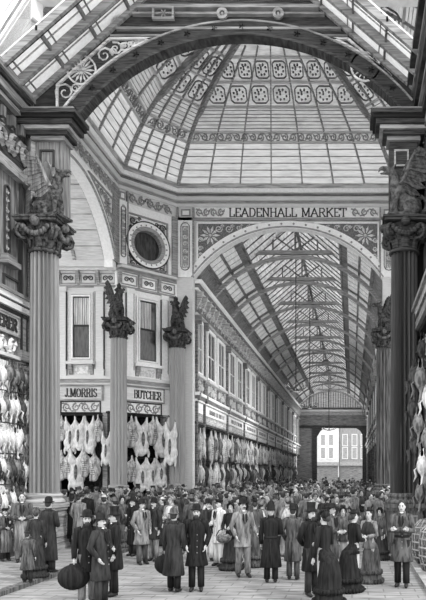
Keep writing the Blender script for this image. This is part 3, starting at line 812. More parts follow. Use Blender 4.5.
def griffin(x, y, z, yaw, sc, m, label, name='winged_beast_statue', spread=False):
    g = tag(empty(name, (x,y,z)), label, 'statue'); g.rotation_euler = (0,0,yaw); g.scale = (sc,)*3
    me = GB.copy(); me.materials.clear(); me.materials.append(m); link('body', me, g)
    for s_ in (-1,1):
        wm = GW(s_).mesh('wing', M['midv'] if m is M['colbigd'] else m, smooth=False); link('wing', wm, g)
    pl = MB().box(-.62,.5,-.34,.34,-.02,.05).mesh('plinth', m); o = link('plinth', pl, g)
    MB_ = MB(); 
    return g
griffin(-8.85, 18.22, 9.77, -.25, 1.0, M['colbigd'], 'dark winged beast statue facing right on the big left column')
griffin(1.5, 18.22, 9.77, PI+.25, 1.06, M['beast'], 'dark winged beast statue facing left on the big right column')
griffin(-11.4, 30.15, 9.77, -.7, 1.0, M['colfard'], 'small dark winged beast on the column between the butchers\' fronts')
griffin(-9.15, 32.5, 9.77, -PI/2-.25, 1.0, M['colfard'], 'small dark winged beast seen from the front at the mouth of the arcade')
griffin(1.7, 32.5, 9.77, PI+.3, 1.0, M['colfard'], 'small winged beast facing left, half behind the big dark column')

# ================================================================== SHOP FRONTS
RAILS = []
def window(n, fr, uc, v0, v1, hw, label, glass='pane', cur=0.0, m='stone'):
    wd = sroot('window_%d' % n, (0,0,0), label, 'window')
    MB().rim(fr, uc-hw, uc+hw, v0, v1, 0, .1, hw*.14).build('window_frame', M[m], wd)
    MB().rim(fr, uc-hw*.82, uc+hw*.82, v0+.12, v1-.14, 0, .13, hw*.1).build('inner_frame', M['white'], wd)
    MB().rim(fr, uc-hw*.74, uc+hw*.74, v0+.2, v1-.22, 0, .06, .05).build('sash', M['line'], wd)
    vm = v0+(v1-v0)*.52
    MB().fb(fr, uc-hw*.7, uc+hw*.7, v0+.25, v1-.25, 0, .03).build('pane', M[glass], wd)
    MB().fb(fr, uc-hw*.7, uc+hw*.7, vm-.04, vm+.04, .03, .07).build('meeting_rail', M['line'], wd)
    if cur: 
        c = MB(); k = 7; a, b = uc-hw*.68, uc-hw*.68+hw*1.36*cur
        for i in range(k): c.fb(fr, a+(b-a)*i/k, a+(b-a)*(i+.75)/k, vm+.05, v1-.27, .03, .045+.01*(i%2))
        c.build('curtain', M['curtain'], wd)
    # sill on brackets
    MB().fb(fr, uc-hw*1.18, uc+hw*1.18, v0-.16, v0-.02, 0, .3).build('sill', M[m], wd)
    b = MB()
    for s_ in (-1,1): b.prism(Fr(fr.p(uc+s_*hw*.9, 0, 0), fr.n, fr.u), [(0,v0-.16),(.26,v0-.16),(.2,v0-.4),(.08,v0-.62),(0,v0-.66)], -.09, .09)
    b.build('bracket', M['mid'], wd)
    MB().fb(fr, uc-hw*.6, uc+hw*.6, v0-.62, v0-.26, 0, .05).build('apron_panel', M['orn'], wd)
    return wd
WN = [2]
def shop_front(fr, L, uo0, uo1, wc, whw, text, tu0, tw, label, wl, cur, pil=()):
    w_ = struct('wall_shop', MB().fb(fr, 0, L, 5.35, 12.45, -.3, 0), M['stone'] if text != 'BUTCHER' else M['white'], label, 'wall')
    MB().fb(fr, 0, uo0, 0, 5.35, -.3, 0).fb(fr, uo1, L, 0, 5.35, -.3, 0).build('pier', M['mid'], w_)
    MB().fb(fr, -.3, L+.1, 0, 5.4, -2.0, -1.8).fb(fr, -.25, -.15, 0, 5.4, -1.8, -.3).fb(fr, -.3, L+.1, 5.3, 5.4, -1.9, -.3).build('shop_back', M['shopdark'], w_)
    for (a, b) in pil:
        MB().fb(fr, a, b, 7.2, 11.4, 0, .1).fb(fr, a-.05, b+.05, 11.4, 11.62, 0, .16).fb(fr, a-.05, b+.05, 7.1, 7.5, 0, .16).build('pilaster', M['stone'] if text != 'BUTCHER' else M['white'], w_)
        MB().fb(fr, a-.05, a-.01, 7.2, 11.4, 0, .06).fb(fr, b+.01, b+.05, 7.2, 11.4, 0, .06).build('pilaster_line', M['line'], w_)
    MB().fb(fr, 0, L, 11.62, 11.72, 0, .12).build('architrave', M['mid'], w_)
    # frieze of panels and brackets
    k = max(2, int(L/.95)); fz = MB(); fo = MB(); fb_ = MB()
    for i in range(k):
        a = .06+(L-.12)*i/k; b = .06+(L-.12)*(i+1)/k
        fz.rim(fr, a+.16, b-.06, 11.8, 12.34, 0, .05, .05); fo.spiral(fr, (a+b)/2-.08, 12.07, .14, .03, .035); fo.spiral(fr, (a+b)/2+.18, 12.07, .14, .03, .035, hand=-1, a0=PI)
        fb_.prism(Fr(fr.p(a+.06, 0, 0), fr.n, fr.u), [(0,12.42),(.24,12.42),(.2,12.2),(.06,11.9),(0,11.75)], -.07, .07)
    fz.build('frieze_rim', M['mid'], w_); fo.build('frieze_relief', M['darkv'], w_); fb_.build('frieze_bracket', M['mid'], w_)
    led = MB().fb(fr, 0, L, 6.98, 7.14, 0, .34).fb(fr, 0, L, 6.72, 6.82, 0, .2)
    led.build('ledge', M['stone'], w_); MB().fb(fr, 0, L, 6.82, 6.98, 0, .28).build('ledge_band', M['mid'], w_)
    # sign
    sg = tag(empty('shop_sign', (0,0,0)), 'long pale fascia board reading %s over the hanging meat' % text, 'sign')
    MB().fb(fr, uo0, uo1, 5.98, 6.66, 0, .08).build('board', M['sign'] if text == 'BUTCHER' else M['signg'], sg)
    MB().rim(fr, uo0-.04, uo1+.04, 5.94, 6.7, 0, .12, .06).build('board_rim', M['mid'], sg)
    mb = MB(); lettering(mb, fr, text, tu0, 6.12, .40, tw, .08, .10, .15); mb.build('lettering', M['line'], sg)
    # pierced grille
    gr = tag(empty('iron_grille', (0,0,0)), 'dark scrolled iron grille under the %s sign' % text, 'grille')
    MB().rim(fr, uo0+.08, uo1-.08, 5.3, 5.92, -.05, .04, .06).build('frame', M['line'], gr)
    o = MB(); o.scrolls(fr, uo0+.16, uo1-.16, 5.61, .22, .0, .05); o.build('scroll', M['mid'], gr)
    mb = MB(); mb.tube([fr.p(uo0-.05, 5.2, .22), fr.p(uo1+.05, 5.2, .22)], .025, 6); mb.tube([fr.p(uo0-.05, 3.05, .25), fr.p(uo1+.05, 3.05, .25)], .025, 6)
    for u in (uo0-.03, uo1+.03):
        for v in (5.2, 3.05): mb.beam(fr.p(u, v, -.05), fr.p(u, v, .27), .03, .03)
    tag(mb.build('meat_rail', M['line']), 'iron hanging rails across the %s shop opening' % text, 'rail')
jf = Fr((-14.85, 31.2, 0), (1,0,0), (0,-1,0))
MB_ = struct('wall_transept', MB().fb(jf, -8, 0, 0, 12.45, -.3, 0), M['stone'], 'side hall wall running on behind the big left column', 'wall')
shop_front(jf, 3.1, .12, 2.32, 1.28, .58, 'J.MORRIS', .46, 1.62, 'grey two storey shop wall with the J.MORRIS sign', '', .4, [(.12,.5),(2.0,2.38)])
MB().fb(jf, -8, 3.1, 12.45, 12.58, 0, .15).fb(jf, -8, 3.1, 12.58, 12.85, 0, .3).fb(jf, -8, 3.1, 12.85, 12.93, 0, .22).build('cornice', M['stone'], MB_)
window(3, jf, 1.28, 7.9, 11.35, .58, 'tall sash window with a half drawn blind above the J.MORRIS sign', cur=1.0)
shop_front(dfr, dL, .36, 2.5, 1.62, .6, 'BUTCHER', .86, 1.5, 'white two storey shop wall with the BUTCHER sign', '', .5, [(.5,.84),(2.4,2.72)])
window(4, dfr, 1.62, 7.9, 11.35, .62, 'tall dark sash window above the BUTCHER sign', cur=.75, m='white')

# transept vault beyond the left arch
tv = sroot('ceiling', (0,0,0), 'curved panelled vault of the side hall seen through the left arch', 'roof')
A2 = 5.05; R2 = (A2**2+3.1**2)/(2*3.1); V2 = 12.9+3.1-R2; al2 = math.asin(A2/R2)
fx = Fr((-12.2, 0, 0), (0,1,0), (-1,0,0))
MB().ringf(fx, CY+.1, V2, R2+.05, R2+.13, 0, 10, 24, PI/2-al2, PI/2+al2).build('vault_panel', M['boardl'], tv)
for k in range(7):
    MB().ringf(Fr((-12.3-1.55*k, 0, 0), (0,1,0), (-1,0,0)), CY+.1, V2, R2-.14, R2+.06, 0, .12, 24, PI/2-al2, PI/2+al2).build('vault_rib', M['ribl'], tv)
mb = MB()
for i in range(1, 16):
    a = PI/2-al2+2*al2*i/16; q = fx.p(CY+.1+(R2+.02)*math.cos(a), V2+(R2+.02)*math.sin(a), 0)
    mb.beam(q, q+Vector((-10,0,0)), .05, .05)
mb.build('vault_purlin', M['ribl'], tv)

# ================================================================== LONG ARCADE
GXL, GXR, GY, GE = -8.6, 2.4, YF+.5, 101.5
def gallery(side, fr, m_w):
    w_ = struct('wall_arcade_'+side, MB().fb(fr, GY, GE, 5.05, 12.85, -.35, 0), M['ribl'], 'long two storey wall of shops down the %s of the arcade' % side, 'wall')
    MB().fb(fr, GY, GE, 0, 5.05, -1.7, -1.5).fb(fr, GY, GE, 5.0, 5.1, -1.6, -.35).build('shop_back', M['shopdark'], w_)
    MB().fb(fr, GY, GE, 12.62, 12.85, 0, .42).fb(fr, GY, GE, 12.3, 12.4, 0, .22).build('cornice', M['white'], w_)
    MB().fb(fr, GY, GE, 12.4, 12.62, 0, .3).build('cornice_band', M['rib'], w_)
    MB().fb(fr, GY, GE, 11.05, 12.3, 0, .06).build('frieze', M['rib'], w_)
    MB().fb(fr, GY, GE, 10.92, 11.05, 0, .2).build('architrave', M['ribl'], w_)
    MB().fb(fr, GY, GE, 6.55, 6.72, 0, .28).fb(fr, GY, GE, 6.25, 6.35, 0, .16).build('ledge', M['white'], w_)
    MB().fb(fr, GY, GE, 6.35, 6.55, 0, .2).build('ledge_band', M['rib'], w_)
    MB().fb(fr, GY, GE, 5.0, 5.12, 0, .12).build('lintel', M['line'], w_)
    o = MB(); y = GY+.5
    while y < GE-.5:
        o.prism(Fr(fr.p(y, 0, 0), fr.n, fr.u), [(0,12.3),(.4,12.3),(.34,12.0),(.1,11.5),(0,11.1)], -.08, .08)
        o.spiral(fr, y+.5, 11.68, .34, .1, .08, turns=1.2); y += 1.05
    o.build('frieze_bracket', M['ribl'], w_)
    return w_
GL = EAST(GXL); GR = WEST(GXR)
wl = gallery('left', GL, None); wr = gallery('right', GR, None)
BAY = [35.8+6.6*k for k in range(10)]
def pier_mesh(fr, y):
    mb = MB(); mb.tube([fr.p(y,0,.1), fr.p(y,10.7,.1)], .075, 8); mb.fb(fr, y-.15, y+.15, 10.5, 10.92, 0, .34); mb.fb(fr, y-.16, y+.16, 6.3, 6.7, 0, .3)
    mb.fb(fr, y-.16, y+.16, 0, 5.05, -1.5, .02); return mb
nw = 5
for side, fr, w_ in (('left', GL, wl), ('right', GR, wr)):
    for k, y in enumerate([GY+.25]+BAY):
        pier_mesh(fr, y).build('pier', M['rib'], w_)
    y0s = BAY
    for k, y in enumerate([29.2]+BAY[:-1]):
        for j, (dy, hw) in enumerate(((1.85, 1.08), (4.75, 1.08))):
            yc = y+dy
            if yc < GY: continue
            if yc < GY+1: yc, hw = GY+1.02, .66
            wd = sroot('window_%d' % nw, (0,0,0), '%s window of bay %s on the upper floor of the %s arcade wall' % (('nearer','farther')[j], ('one','two','three','four','five','six','seven','eight','nine','ten','eleven')[k], side), 'window'); nw += 1
            MB().rim(fr, yc-hw, yc+hw, 7.75, 10.85, 0, .12, .17).build('window_frame', M['white'], wd)
            MB().fb(fr, yc-hw+.15, yc+hw-.15, 7.9, 10.7, .0, .03).build('pane', M['pane'] if (k+j)%3 else M['rib'], wd)
            MB().fb(fr, yc-.035, yc+.035, 7.95, 10.62, .03, .08).fb(fr, yc-hw+.2, yc+hw-.2, 9.2, 9.27, .03, .08).build('sash_bar', M['stone'], wd)
            MB().fb(fr, yc-hw-.15, yc+hw+.15, 7.6, 7.75, 0, .26).build('sill', M['stone'], wd)
            MB().fb(fr, yc-hw, yc+hw, 6.78, 7.58, 0, .03).build('panel_below', M['rib'], wd)
            MB().rosette(fr, yc, 7.2, .38, .04, 8).spiral(fr, yc-.6, 7.2, .26, .06, .06).spiral(fr, yc+.6, 7.2, .26, .06, .06, hand=-1).build('relief_below', M['stone'], wd)
        yy0 = max(y, GY)
        a, b = yy0+.35, y+6.25
        ordn = ('nearest','second','third','fourth','fifth','sixth','seventh','eighth','ninth','tenth')[k]
        sg = tag(empty('arcade_shop_sign'), 'white fascia board over the %s shop down the %s of the arcade' % (ordn, side), 'sign', 'shop signs down the arcade')
        MB().fb(fr, a, b, 5.62, 6.18, 0, .1).build('board', M['white'], sg)
        mb = MB(); rr = random.Random(k); u = a+.9
        while u < b-1.0:
            h_ = .26; mb.fb(fr, u, u+.06, 5.77, 5.77+h_, .1, .13); 
            if rr.random() < .6: mb.fb(fr, u, u+.22, 5.77+rr.choice((0,.2)), 5.83+rr.choice((0,.2)), .1, .13)
            if rr.random() < .5: mb.fb(fr, u+.16, u+.22, 5.77, 5.77+h_, .1, .13)
            u += .36
        mb.build('lettering', M['mid'], sg)
        gr = tag(empty('arcade_grille'), 'dark scrolled grille over the %s shop down the %s of the arcade' % (ordn, side), 'grille', 'grilles down the arcade')
        MB().fb(fr, a, b, 5.12, 5.56, 0, .06).build('ground', M['ornbg'], gr)
        MB().scrolls(fr, a+.1, b-.1, 5.34, .19, .08, .05).build('scroll', M['orn'], gr)
# roof of the arcade
ar = sroot('ceiling', (0,0,0), 'long arched roof of boards, iron ribs and glass over the arcade', 'roof')
RR = RA+.42
def roofpt(x, vc=VC): return VC+math.sqrt(max(0, RR*RR-(x-CX)**2))
XB = 2.75
for sg in (-1, 1):
    xs = [CX+sg*(XB+(5.6-XB)*i/8) for i in range(9)]
    mb = MB(); P = [(x, roofpt(x)) for x in xs]
    for a, b in zip(P, P[1:]):
        mb.hexa([(a[0],YF+.4,a[1]),(b[0],YF+.4,b[1]),(b[0],GE,b[1]),(a[0],GE,a[1]),(a[0],YF+.4,a[1]+.08),(b[0],YF+.4,b[1]+.08),(b[0],GE,b[1]+.08),(a[0],GE,a[1]+.08)])
    mb.build('roof_boarding', M['board'], ar)
    zr = roofpt(CX+XB); RZ = 17.6
    mb = MB(); a = (CX+sg*XB, zr); b = (CX, RZ)
    mb.hexa([(a[0],YF+.4,a[1]),(b[0],YF+.4,b[1]),(b[0],GE,b[1]),(a[0],GE,a[1]),(a[0],YF+.4,a[1]+.05),(b[0],YF+.4,b[1]+.05),(b[0],GE,b[1]+.05),(a[0],GE,a[1]+.05)])
    mb.build('roof_glazing', M['glassd'], ar)
    mb = MB(); y = YF+.8
    while y < GE:
        mb.beam((a[0],y,a[1]-.04),(b[0],y,b[1]-.04), .05, .07); y += .95 if y < 60 else 1.6
    mb.build('glazing_bar', M['rib'], ar)
    # lighter square panels in the boarding
    mb = MB(); y = YF+1.0
    RIBY = [37.7,42.9,49,55,61.4,68,75.7,83.5,92,100.5]
    edges = [YF+.5]+RIBY
    for e0, e1 in zip(edges, edges[1:]):
        n = 5
        for q in range(n):
            y0 = e0+.35+(e1-e0-.5)*q/n; y1 = y0+(e1-e0-.5)/n*.82
            for (i0, i1) in ((1.2,3.0),(3.3,5.0)):
                def pt(i, y_): 
                    x = CX+sg*(XB+(5.6-XB)*i/8); return Vector((x, y_, roofpt(x)-.03))
                P4 = [pt(i0,y0),pt(i1,y0),pt(i1,y1),pt(i0,y1)]
                mb.hexa(P4+[p-Vector((0,0,.05)) for p in P4])
    mb.build('board_panel', M['sign'], ar)
    pu = MB()
    for i in (0, 3.15, 5.3):
        x = CX+sg*(XB+(5.6-XB)*i/8); pu.beam((x,YF+.5,roofpt(x)-.1),(x,GE,roofpt(x)-.1), .12, .16)
    pu.build('purlin', M['rib'], ar)
MB().box(CX-.08, CX+.08, YF+.4, GE, 17.35, 17.6).build('ridge', M['rib'], ar)
al = math.asin(.995*5.45/(RA+.1))
for y in RIBY:
    fr = FRONT(y); mb = MB()
    mb.ringf(fr, CX, VC, RA-.12, RA+.08, -.12, .12, 30, PI/2-al, PI/2+al)
    mb.fb(fr, CX-2.9, CX+2.9, 15.55, 15.78, -.1, .1)
    mb.build('arch_rib', M['mid'], ar)
    tr = MB(); 
    for s_ in (-1,1):
        tr.beam((CX+s_*2.8,y,15.7),(CX,y,17.5),.12,.14,(0,1,0)); tr.beam((CX,y,15.75),(CX+s_*1.3,y,16.7),.08,.08,(0,1,0)); tr.beam((CX+s_*1.35,y,15.75),(CX+s_*1.35,y,16.7),.08,.08,(0,1,0))
        # brackets at the foot
        tr.beam((CX+s_*5.3,y,11.2),(CX+s_*5.0,y,12.9),.12,.14,(0,1,0))
    tr.beam((CX,y,15.75),(CX,y,17.5),.1,.1,(0,1,0)); tr.build('truss', M['rib'], ar)
# end wall with the way out
E = FRONT(GE)
we = struct('wall_end', MB().fb(E, GXL-.5, -6.0, 0, 9.6, -.6, 0).fb(E, 2.2, GXR+.5, 0, 9.6, -.6, 0).fb(E, GXL-.5, GXR+.5, 9.6, 12.9, -.6, 0), M['rib'], 'end wall of the arcade round the open way to the street', 'wall')
MB().fb(E, GXL, GXR, 11.6, 12.1, 0, .6).build('tie_beam', M['mid'], we)
MB().fb(E, GXL, GXR, 12.1, 12.5, 0, .4).build('tie_beam_cap', M['stone'], we)
MB().fb(E, GXL, GXR, 9.5, 9.9, 0, .3).build('lintel', M['dark'], we)
mb = MB()
for s_, x in ((1,-6.0),(-1,2.2)):
    mb.prism(E, [(x,9.5),(x+s_*1.5,9.5),(x+s_*.9,9.1),(x+s_*.4,8.3),(x,7.4)], -.2, .2)
    mb.fb(E, x-.5, x+.1*s_+.2, 0, 9.5, 0, .3)
mb.build('corner_bracket', M['dark'], we)
al3 = math.asin(.99*5.4/RA); lun = MB(); k = 26
for i in range(k+1):
    x = CX-5.2+10.4*i/k; zt = min(archz(x)+.3, 17); 
    if zt > 12.95: lun.beam((x,GE-.1,12.9),(x,GE-.1,zt),.12,.12,(0,1,0))
lun.build('lunette_bar', M['rib'], we)
lg = MB().strip(E, [CX-5.4+10.8*i/24 for i in range(25)], [12.9]*25, [max(12.95, roofpt(CX-5.4+10.8*i/24) if abs(-5.4+10.8*i/24) > 2.75 else 17.6-abs(-5.4+10.8*i/24)*(17.6-roofpt(CX+2.75))/2.75) for i in range(25)], -.1, -.05)
lg.build('lunette_glazing', M['glassd'], we)

# street houses beyond
def house(x0, x1, y, zt, m, wins, label):
    h = tag(empty('street_house', ((x0+x1)/2, y, 0)), label, 'building')
    MB().box(x0, x1, y, y+8, 0, zt).build('facade', M[m], h)
    fr = FRONT(y)
    for (u, v, hw, hh) in wins:
        wf_ = MB().rim(fr, u-hw-.15, u+hw+.15, v-hh-.15, v+hh+.15, 0, .1, .15).build('window', M['white' if m == 'street' else 'stone'], h)
        g_ = MB().fb(fr, u-hw, u+hw, v-hh, v+hh, 0, .04).build('pane', M['mid'], wf_, off=parent_off(h)); 
    MB().fb(fr, x0, x1, 3.6, 4.3, 0, .4).build('shop_fascia', M['mid'], h)
    MB().fb(fr, x0+.2, x1-.2, 0, 3.6, 0, .1).build('shop_window', M['rib'], h)
yh = 122
def hx(px): return (px-VPX)/F*yh
def hz(py): return H+(VPY-py)/F*yh
wz = [(hz(440),.62*1.6),(hz(453),.62*1.6)]
house(hx(300), hx(339), yh, 22, 'street', [(hx(px), z, .42, 1.05) for px in (314,323,331) for z, _ in wz], 'white street house with tall windows seen through the far end of the arcade')
house(hx(339.5), hx(385), yh+.6, 21, 'street2', [(hx(px), z, .42, 1.05) for px in (345,354.5,363.5,372) for z, _ in wz], 'greyer street house seen on the right through the far end of the arcade')

# ================================================================== NEAR LEFT AND RIGHT WALLS
LW = EAST(-10.0)
wnl = struct('wall_left_near', MB().fb(LW, 14.5, 19.4, 5.7, 12.6, -.4, 0).fb(LW, 14.5, 19.4, 0, 5.7, -1.6, -1.2), M['midv'], 'dark panelled wall above the left poultry stall', 'wall')
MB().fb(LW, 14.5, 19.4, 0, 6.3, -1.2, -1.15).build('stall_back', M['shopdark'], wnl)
MB().fb(LW, 14.5, 19.3, 11.3, 12.3, 0, .12).build('frieze', M['dark'], wnl)
MB().scrolls(LW, 14.8, 19.0, 11.85, .3, .16, .08).build('frieze_relief', M['archlite'], wnl)
MB().fb(LW, 14.5, 19.3, 11.0, 11.3, 0, .2).build('architrave', M['mid'], wnl)
for a in (15.6, 17.95):
    MB().stadium(LW, a, 8.65, 10.65, .14, .035, 0, .06).build('oval_rim', M['line'], wnl)
    o = MB()
    for i in range(7): o.spiral(LW, a, 8.85+.27*i, .085, .03, .025, hand=1 if i%2 else -1)
    o.build('oval_relief', M['mid'], wnl)
    MB().fb(LW, a-.09, a+.09, 8.75, 10.55, 0, .012).build('oval_ground', M['ornbg'], wnl)
MB().fb(LW, 17.7, 18.22, 8.45, 8.6, 0, .18).fb(LW, 17.6, 18.3, 8.3, 8.45, 0, .26).build('panel_ledge', M['archlite'], wnl)
MB().rim(LW, 17.75, 18.6, 7.6, 8.05, 0, .06, .06).build('square_rim', M['line'], wnl)
for a in (14.6, 17.05, 18.62):
    MB().fb(LW, a, a+.06, 5.7, 11.0, 0, .1).build('upright_fillet', M['line'], wnl)
# pilaster standing proud at the end of that wall
pf = FRONT(19.15)
p_ = struct('wall_pier', MB().fb(pf, -10.35, -9.78, 0, 12.5, -.4, 0), M['mid'], 'square pier behind the big left column', 'pier')
MB().fb(pf, -10.4, -9.7, 10.9, 11.1, 0, .08).fb(pf, -10.45, -9.66, 11.1, 11.35, 0, .14).build('capital', M['archlite'], p_)
o = MB(); o.spiral(pf, -10.2, 11.55, .16, .12, .05).spiral(pf, -9.9, 11.55, .16, .12, .05, hand=-1); o.build('capital_scroll', M['archlite'], p_)
MB().fb(pf, -10.22, -10.17, 6, 10.9, 0, .05).fb(pf, -9.93, -9.88, 6, 10.9, 0, .05).build('pier_fillet', M['line'], p_)
# poultry shop cornice and sign
sc_ = run_cornice('trim_9', -10.0, 1, 14.5, 18.95, [('top',0,.30,7.48,7.58,'archlite'),('corona',0,.24,7.32,7.48,'stone'),('line',0,.16,7.26,7.32,'line'),('ogee',0,.2,7.1,7.26,'stone'),('bed',0,.1,7.0,7.1,'line')], 'pale moulded cornice over the poultry shop sign')
sg = tag(empty('shop_sign', (0,0,0)), 'pale fascia board of the left poultry shop ending in the letters ERER', 'sign')
MB().fb(LW, 14.5, 18.5, 6.4, 6.92, 0, .06).build('board', M['signg'], sg)
MB().rim(LW, 14.46, 18.55, 6.34, 6.97, 0, .1, .05).build('board_rim', M['mid'], sg)
mb = MB(); lettering(mb, LW, 'POULTERER', 16.2, 6.5, .33, 2.2, .06, .1, .2); mb.build('lettering', M['line'], sg)
gr = tag(empty('iron_grille', (0,0,0)), 'arched scroll grille under the left poultry shop sign', 'grille')
MB().fb(LW, 14.5, 18.5, 5.75, 6.3, 0, .03).build('ground', M['ornbg'], gr); MB().scrolls(LW, 14.6, 18.4, 6.02, .22, .06, .06).build('scroll', M['stone'], gr); MB().fb(LW, 14.5, 18.55, 5.68, 5.78, 0, .1).build('lower_rail', M['stone'], gr)
struct('trim_10', MB().fb(LW, 18.6, 18.95, 0, 7.0, -.3, .05).fb(LW, 18.55, 19.0, 5.7, 6.0, -.3, .14).fb(LW, 18.55, 19.0, 5.45, 5.55, -.3, .12), M['mid'], 'narrow capped pier between the poultry shop and the big column', 'pier')
# right
RW = WEST(2.35)
wnr = struct('wall_right_near', MB().fb(RW, 14.5, 19.2, 5.4, 12.6, -.4, 0).fb(RW, 14.5, 19.2, 0, 5.4, -1.4, -1.2), M['darkv'], 'dark wall above the right hand stall', 'wall')
run_cornice('trim_11', 2.35, -1, 14.5, 18.3, [('top',0,.62,7.0,7.12,'archlite'),('corona',0,.54,6.8,7.0,'mid'),('line',0,.46,6.72,6.8,'black'),('ogee',0,.5,6.5,6.72,'archlite'),('bed',0,.4,6.35,6.5,'black')], 'slanting moulded cornice of the right hand stall')
MB().fb(RW, 14.5, 18.4, 5.4, 6.35, 0, .2).build('stall_fascia', M['dark'], wnr); MB().scrolls(RW, 14.7, 18.2, 5.9, .3, .24, .08).build('fascia_relief', M['mid'], wnr)
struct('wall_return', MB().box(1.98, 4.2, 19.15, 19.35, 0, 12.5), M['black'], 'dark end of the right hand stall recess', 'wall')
struct('wall_pier', MB().box(2.2, 2.7, 18.75, 19.14, 0, 12.5), M['darkv'], 'square dark pier behind the big right column', 'pier')
# hanging gas lamps
def lamp(x, y, z, label, sc=1.0):
    l = tag(empty('hanging_gas_lamp', (x,y,z)), label, 'lamp', 'gas lamps hanging down the arcade')
    MB().tube([(x,y,z),(x,y,17.4)], .03*sc, 6).build('rod', M['line'], l)
    mb = MB().lathe((x,y,z), [(.06,-.1),(.2*sc,-.04),(.22*sc,.05),(.08,.14)], 12)
    for k in range(8):
        a = 2*PI*k/8; mb.tube([(x,y,z),(x+.5*sc*math.cos(a),y+.5*sc*math.sin(a),z+.1),(x+.62*sc*math.cos(a),y+.62*sc*math.sin(a),z+.24)], [.05,.035,.02], 5)
    mb.build('burner_ring', M['black'], l)
    g = MB()
    for k in range(8):
        a = 2*PI*k/8; g.ell((x+.62*sc*math.cos(a), y+.62*sc*math.sin(a), z+.32), (.06*sc,.06*sc,.09*sc), 6, 5)
    g.build('gas_globe', M['rib'], l)
    ld = bpy.data.lights.new('arcade_fill_light', 'POINT'); lo_ = bpy.data.objects.new('arcade_fill_light', ld); COL.objects.link(lo_); lo_.parent = l; lo_.location = (0,0,-1.3)  # point light added below the burner to brighten the arcade walls
    ld.energy = 700*sc; ld.shadow_soft_size = .6
lamp(CX, 38.2, 7.35, 'star shaped gas lamp hanging nearest, on the left of the arcade middle')
lamp(CX, 50.8, 7.6, 'second gas lamp hanging lower down the arcade vista', 1.1)
lamp(CX, 93, 8.6, 'farthest gas lamp hanging in front of the street opening', 1.6)
# ================================================================== MEAT AND POULTRY
def carcass_mesh(kind):
    """hung by the hocks, hook point at z=0, hangs down ~1.9 m ; belly faces -Y"""
    b = MB(); sp = .2
    for s_ in (-1,1):
        b.tube([(s_*sp,0,-.02),(s_*sp*.9,0,-.22),(s_*.15,.02,-.45),(s_*.12,.03,-.62)],[.035,.05,.13,.16],8)
        b.ell((s_*.12,.03,-.58),(.14,.15,.24))
    b.ell((0,.06,-.95),(.25,.18,.42)); b.ell((0,.05,-1.3),(.3,.2,.36)); b.ell((0,.04,-1.58),(.22,.17,.22))
    b.tube([(0,.03,-1.6),(0,0,-1.82)],[.11,.08],8)
    for s_ in (-1,1): b.tube([(s_*.15,0,-1.45),(s_*.22,-.08,-1.68),(s_*.2,-.1,-1.88)],[.09,.05,.035],8)
    me = remesh(b, 'carcass', [M['meat']], .03, 2, .5)
    cav = MB(); cav.ell((0,-.13,-1.05),(.06,.04,.34),8,7)
    hk = MB(); 
    for s_ in (-1,1): hk.tube([(s_*sp,0,-.05),(s_*sp,-.03,.0),(s_*sp*.9,0,.06),(s_*sp*.9,.02,.03)], .012, 5)
    return me, cav.mesh('cavity', M['meatd']), hk.mesh('hook', M['line'])
def side_mesh():
    """a hanging side or haunch, ~1.3 m"""
    b = MB(); b.tube([(0,0,0),(.02,0,-.2),(.0,.02,-.4)],[.03,.05,.13],8)
    b.ell((0,.02,-.55),(.23,.13,.28)); b.ell((.03,.02,-.88),(.22,.12,.32)); b.ell((-.02,.02,-1.15),(.17,.1,.22))
    b.tube([(-.05,0,-1.15),(-.14,-.03,-1.35)],[.06,.03],8)
    me = remesh(b, 'side', [M['meat2']], .03, 2, .5)
    c = MB(); 
    for k in range(6):
        z = -.6-.09*k; c.tube([(-.08,-.1,z),(0,-.115,z-.02),(.08,-.1,z)], .01, 4)
    h = MB().tube([(0,0,-.04),(0,-.03,.02),(.02,0,.06),(0,.02,.04)], .012, 5)
    return me, c.mesh('ribs', M['meatd']), h.mesh('hook', M['line'])
def bird_mesh(m, nm, up=False):
    """goose or turkey hung by the feet, ~.95 m long"""
    b = MB()
    for s_ in (-1,1): b.tube([(s_*.03,0,0),(s_*.04,0,-.16),(s_*.06,.0,-.26)],[.014,.018,.045],6)
    b.ell((0,0,-.42),(.13,.14,.22)); b.ell((0,-.01,-.36),(.1,.11,.14))
    b.tube([(0,0,-.56),(.01,-.01,-.7),(-.01,-.01,-.84)],[.06,.032,.028],7); b.ell((-.01,-.03,-.89),(.035,.05,.05)); b.tube([(-.01,-.05,-.91),(-.01,-.09,-.97)],[.02,.008],5)
    body = remesh(b, 'body', [m], .022, 1, .5)
    ws = []
    for s_ in (-1,1):
        w_ = MB(); w_.tube([(s_*.11,.02,-.46),(s_*.17,.03,-.52),(s_*.14,.03,-.66),(s_*.2,.02,-.8)],[.04,.075,.065,.015],7,.35); ws.append(w_.mesh('wing', m, smooth=True))
    return body, ws
CM = carcass_mesh(0); SM = side_mesh()
def proto(parts, name):
    r = empty(name)
    for nm, me in parts: link(nm, me, r)
    return r
P_C = proto([('body', CM[0]), ('cavity', CM[1]), ('hook', CM[2])], 'hanging_carcass')
P_S = proto([('body', SM[0]), ('ribs', SM[1]), ('hook', SM[2])], 'hanging_meat_side')
birds = []
for m_, nm in (('bird','goose'),('birdg','turkey'),('birdd','duck')):
    bd, ws = bird_mesh(M[m_], nm); birds.append(proto([('body', bd), ('wing', ws[0]), ('wing', ws[1])], 'hanging_'+nm))
USED = set()
def hang(p, pos, yaw, sc, label, cat, group=None, sz=None):
    if p.name not in USED and '.' not in p.name and p not in USED_P: o = p; USED_P.append(p)
    else: o = copy_tree(p)
    o.location = pos; o.rotation_euler = (0, 0, yaw); o.scale = (sc, sc, sz or sc); tag(o, label, cat, group); return o
USED_P = []
ORD = ['first','second','third','fourth','fifth','sixth','seventh','eighth','ninth','tenth','eleventh','twelfth','thirteenth','fourteenth','fifteenth','sixteenth']
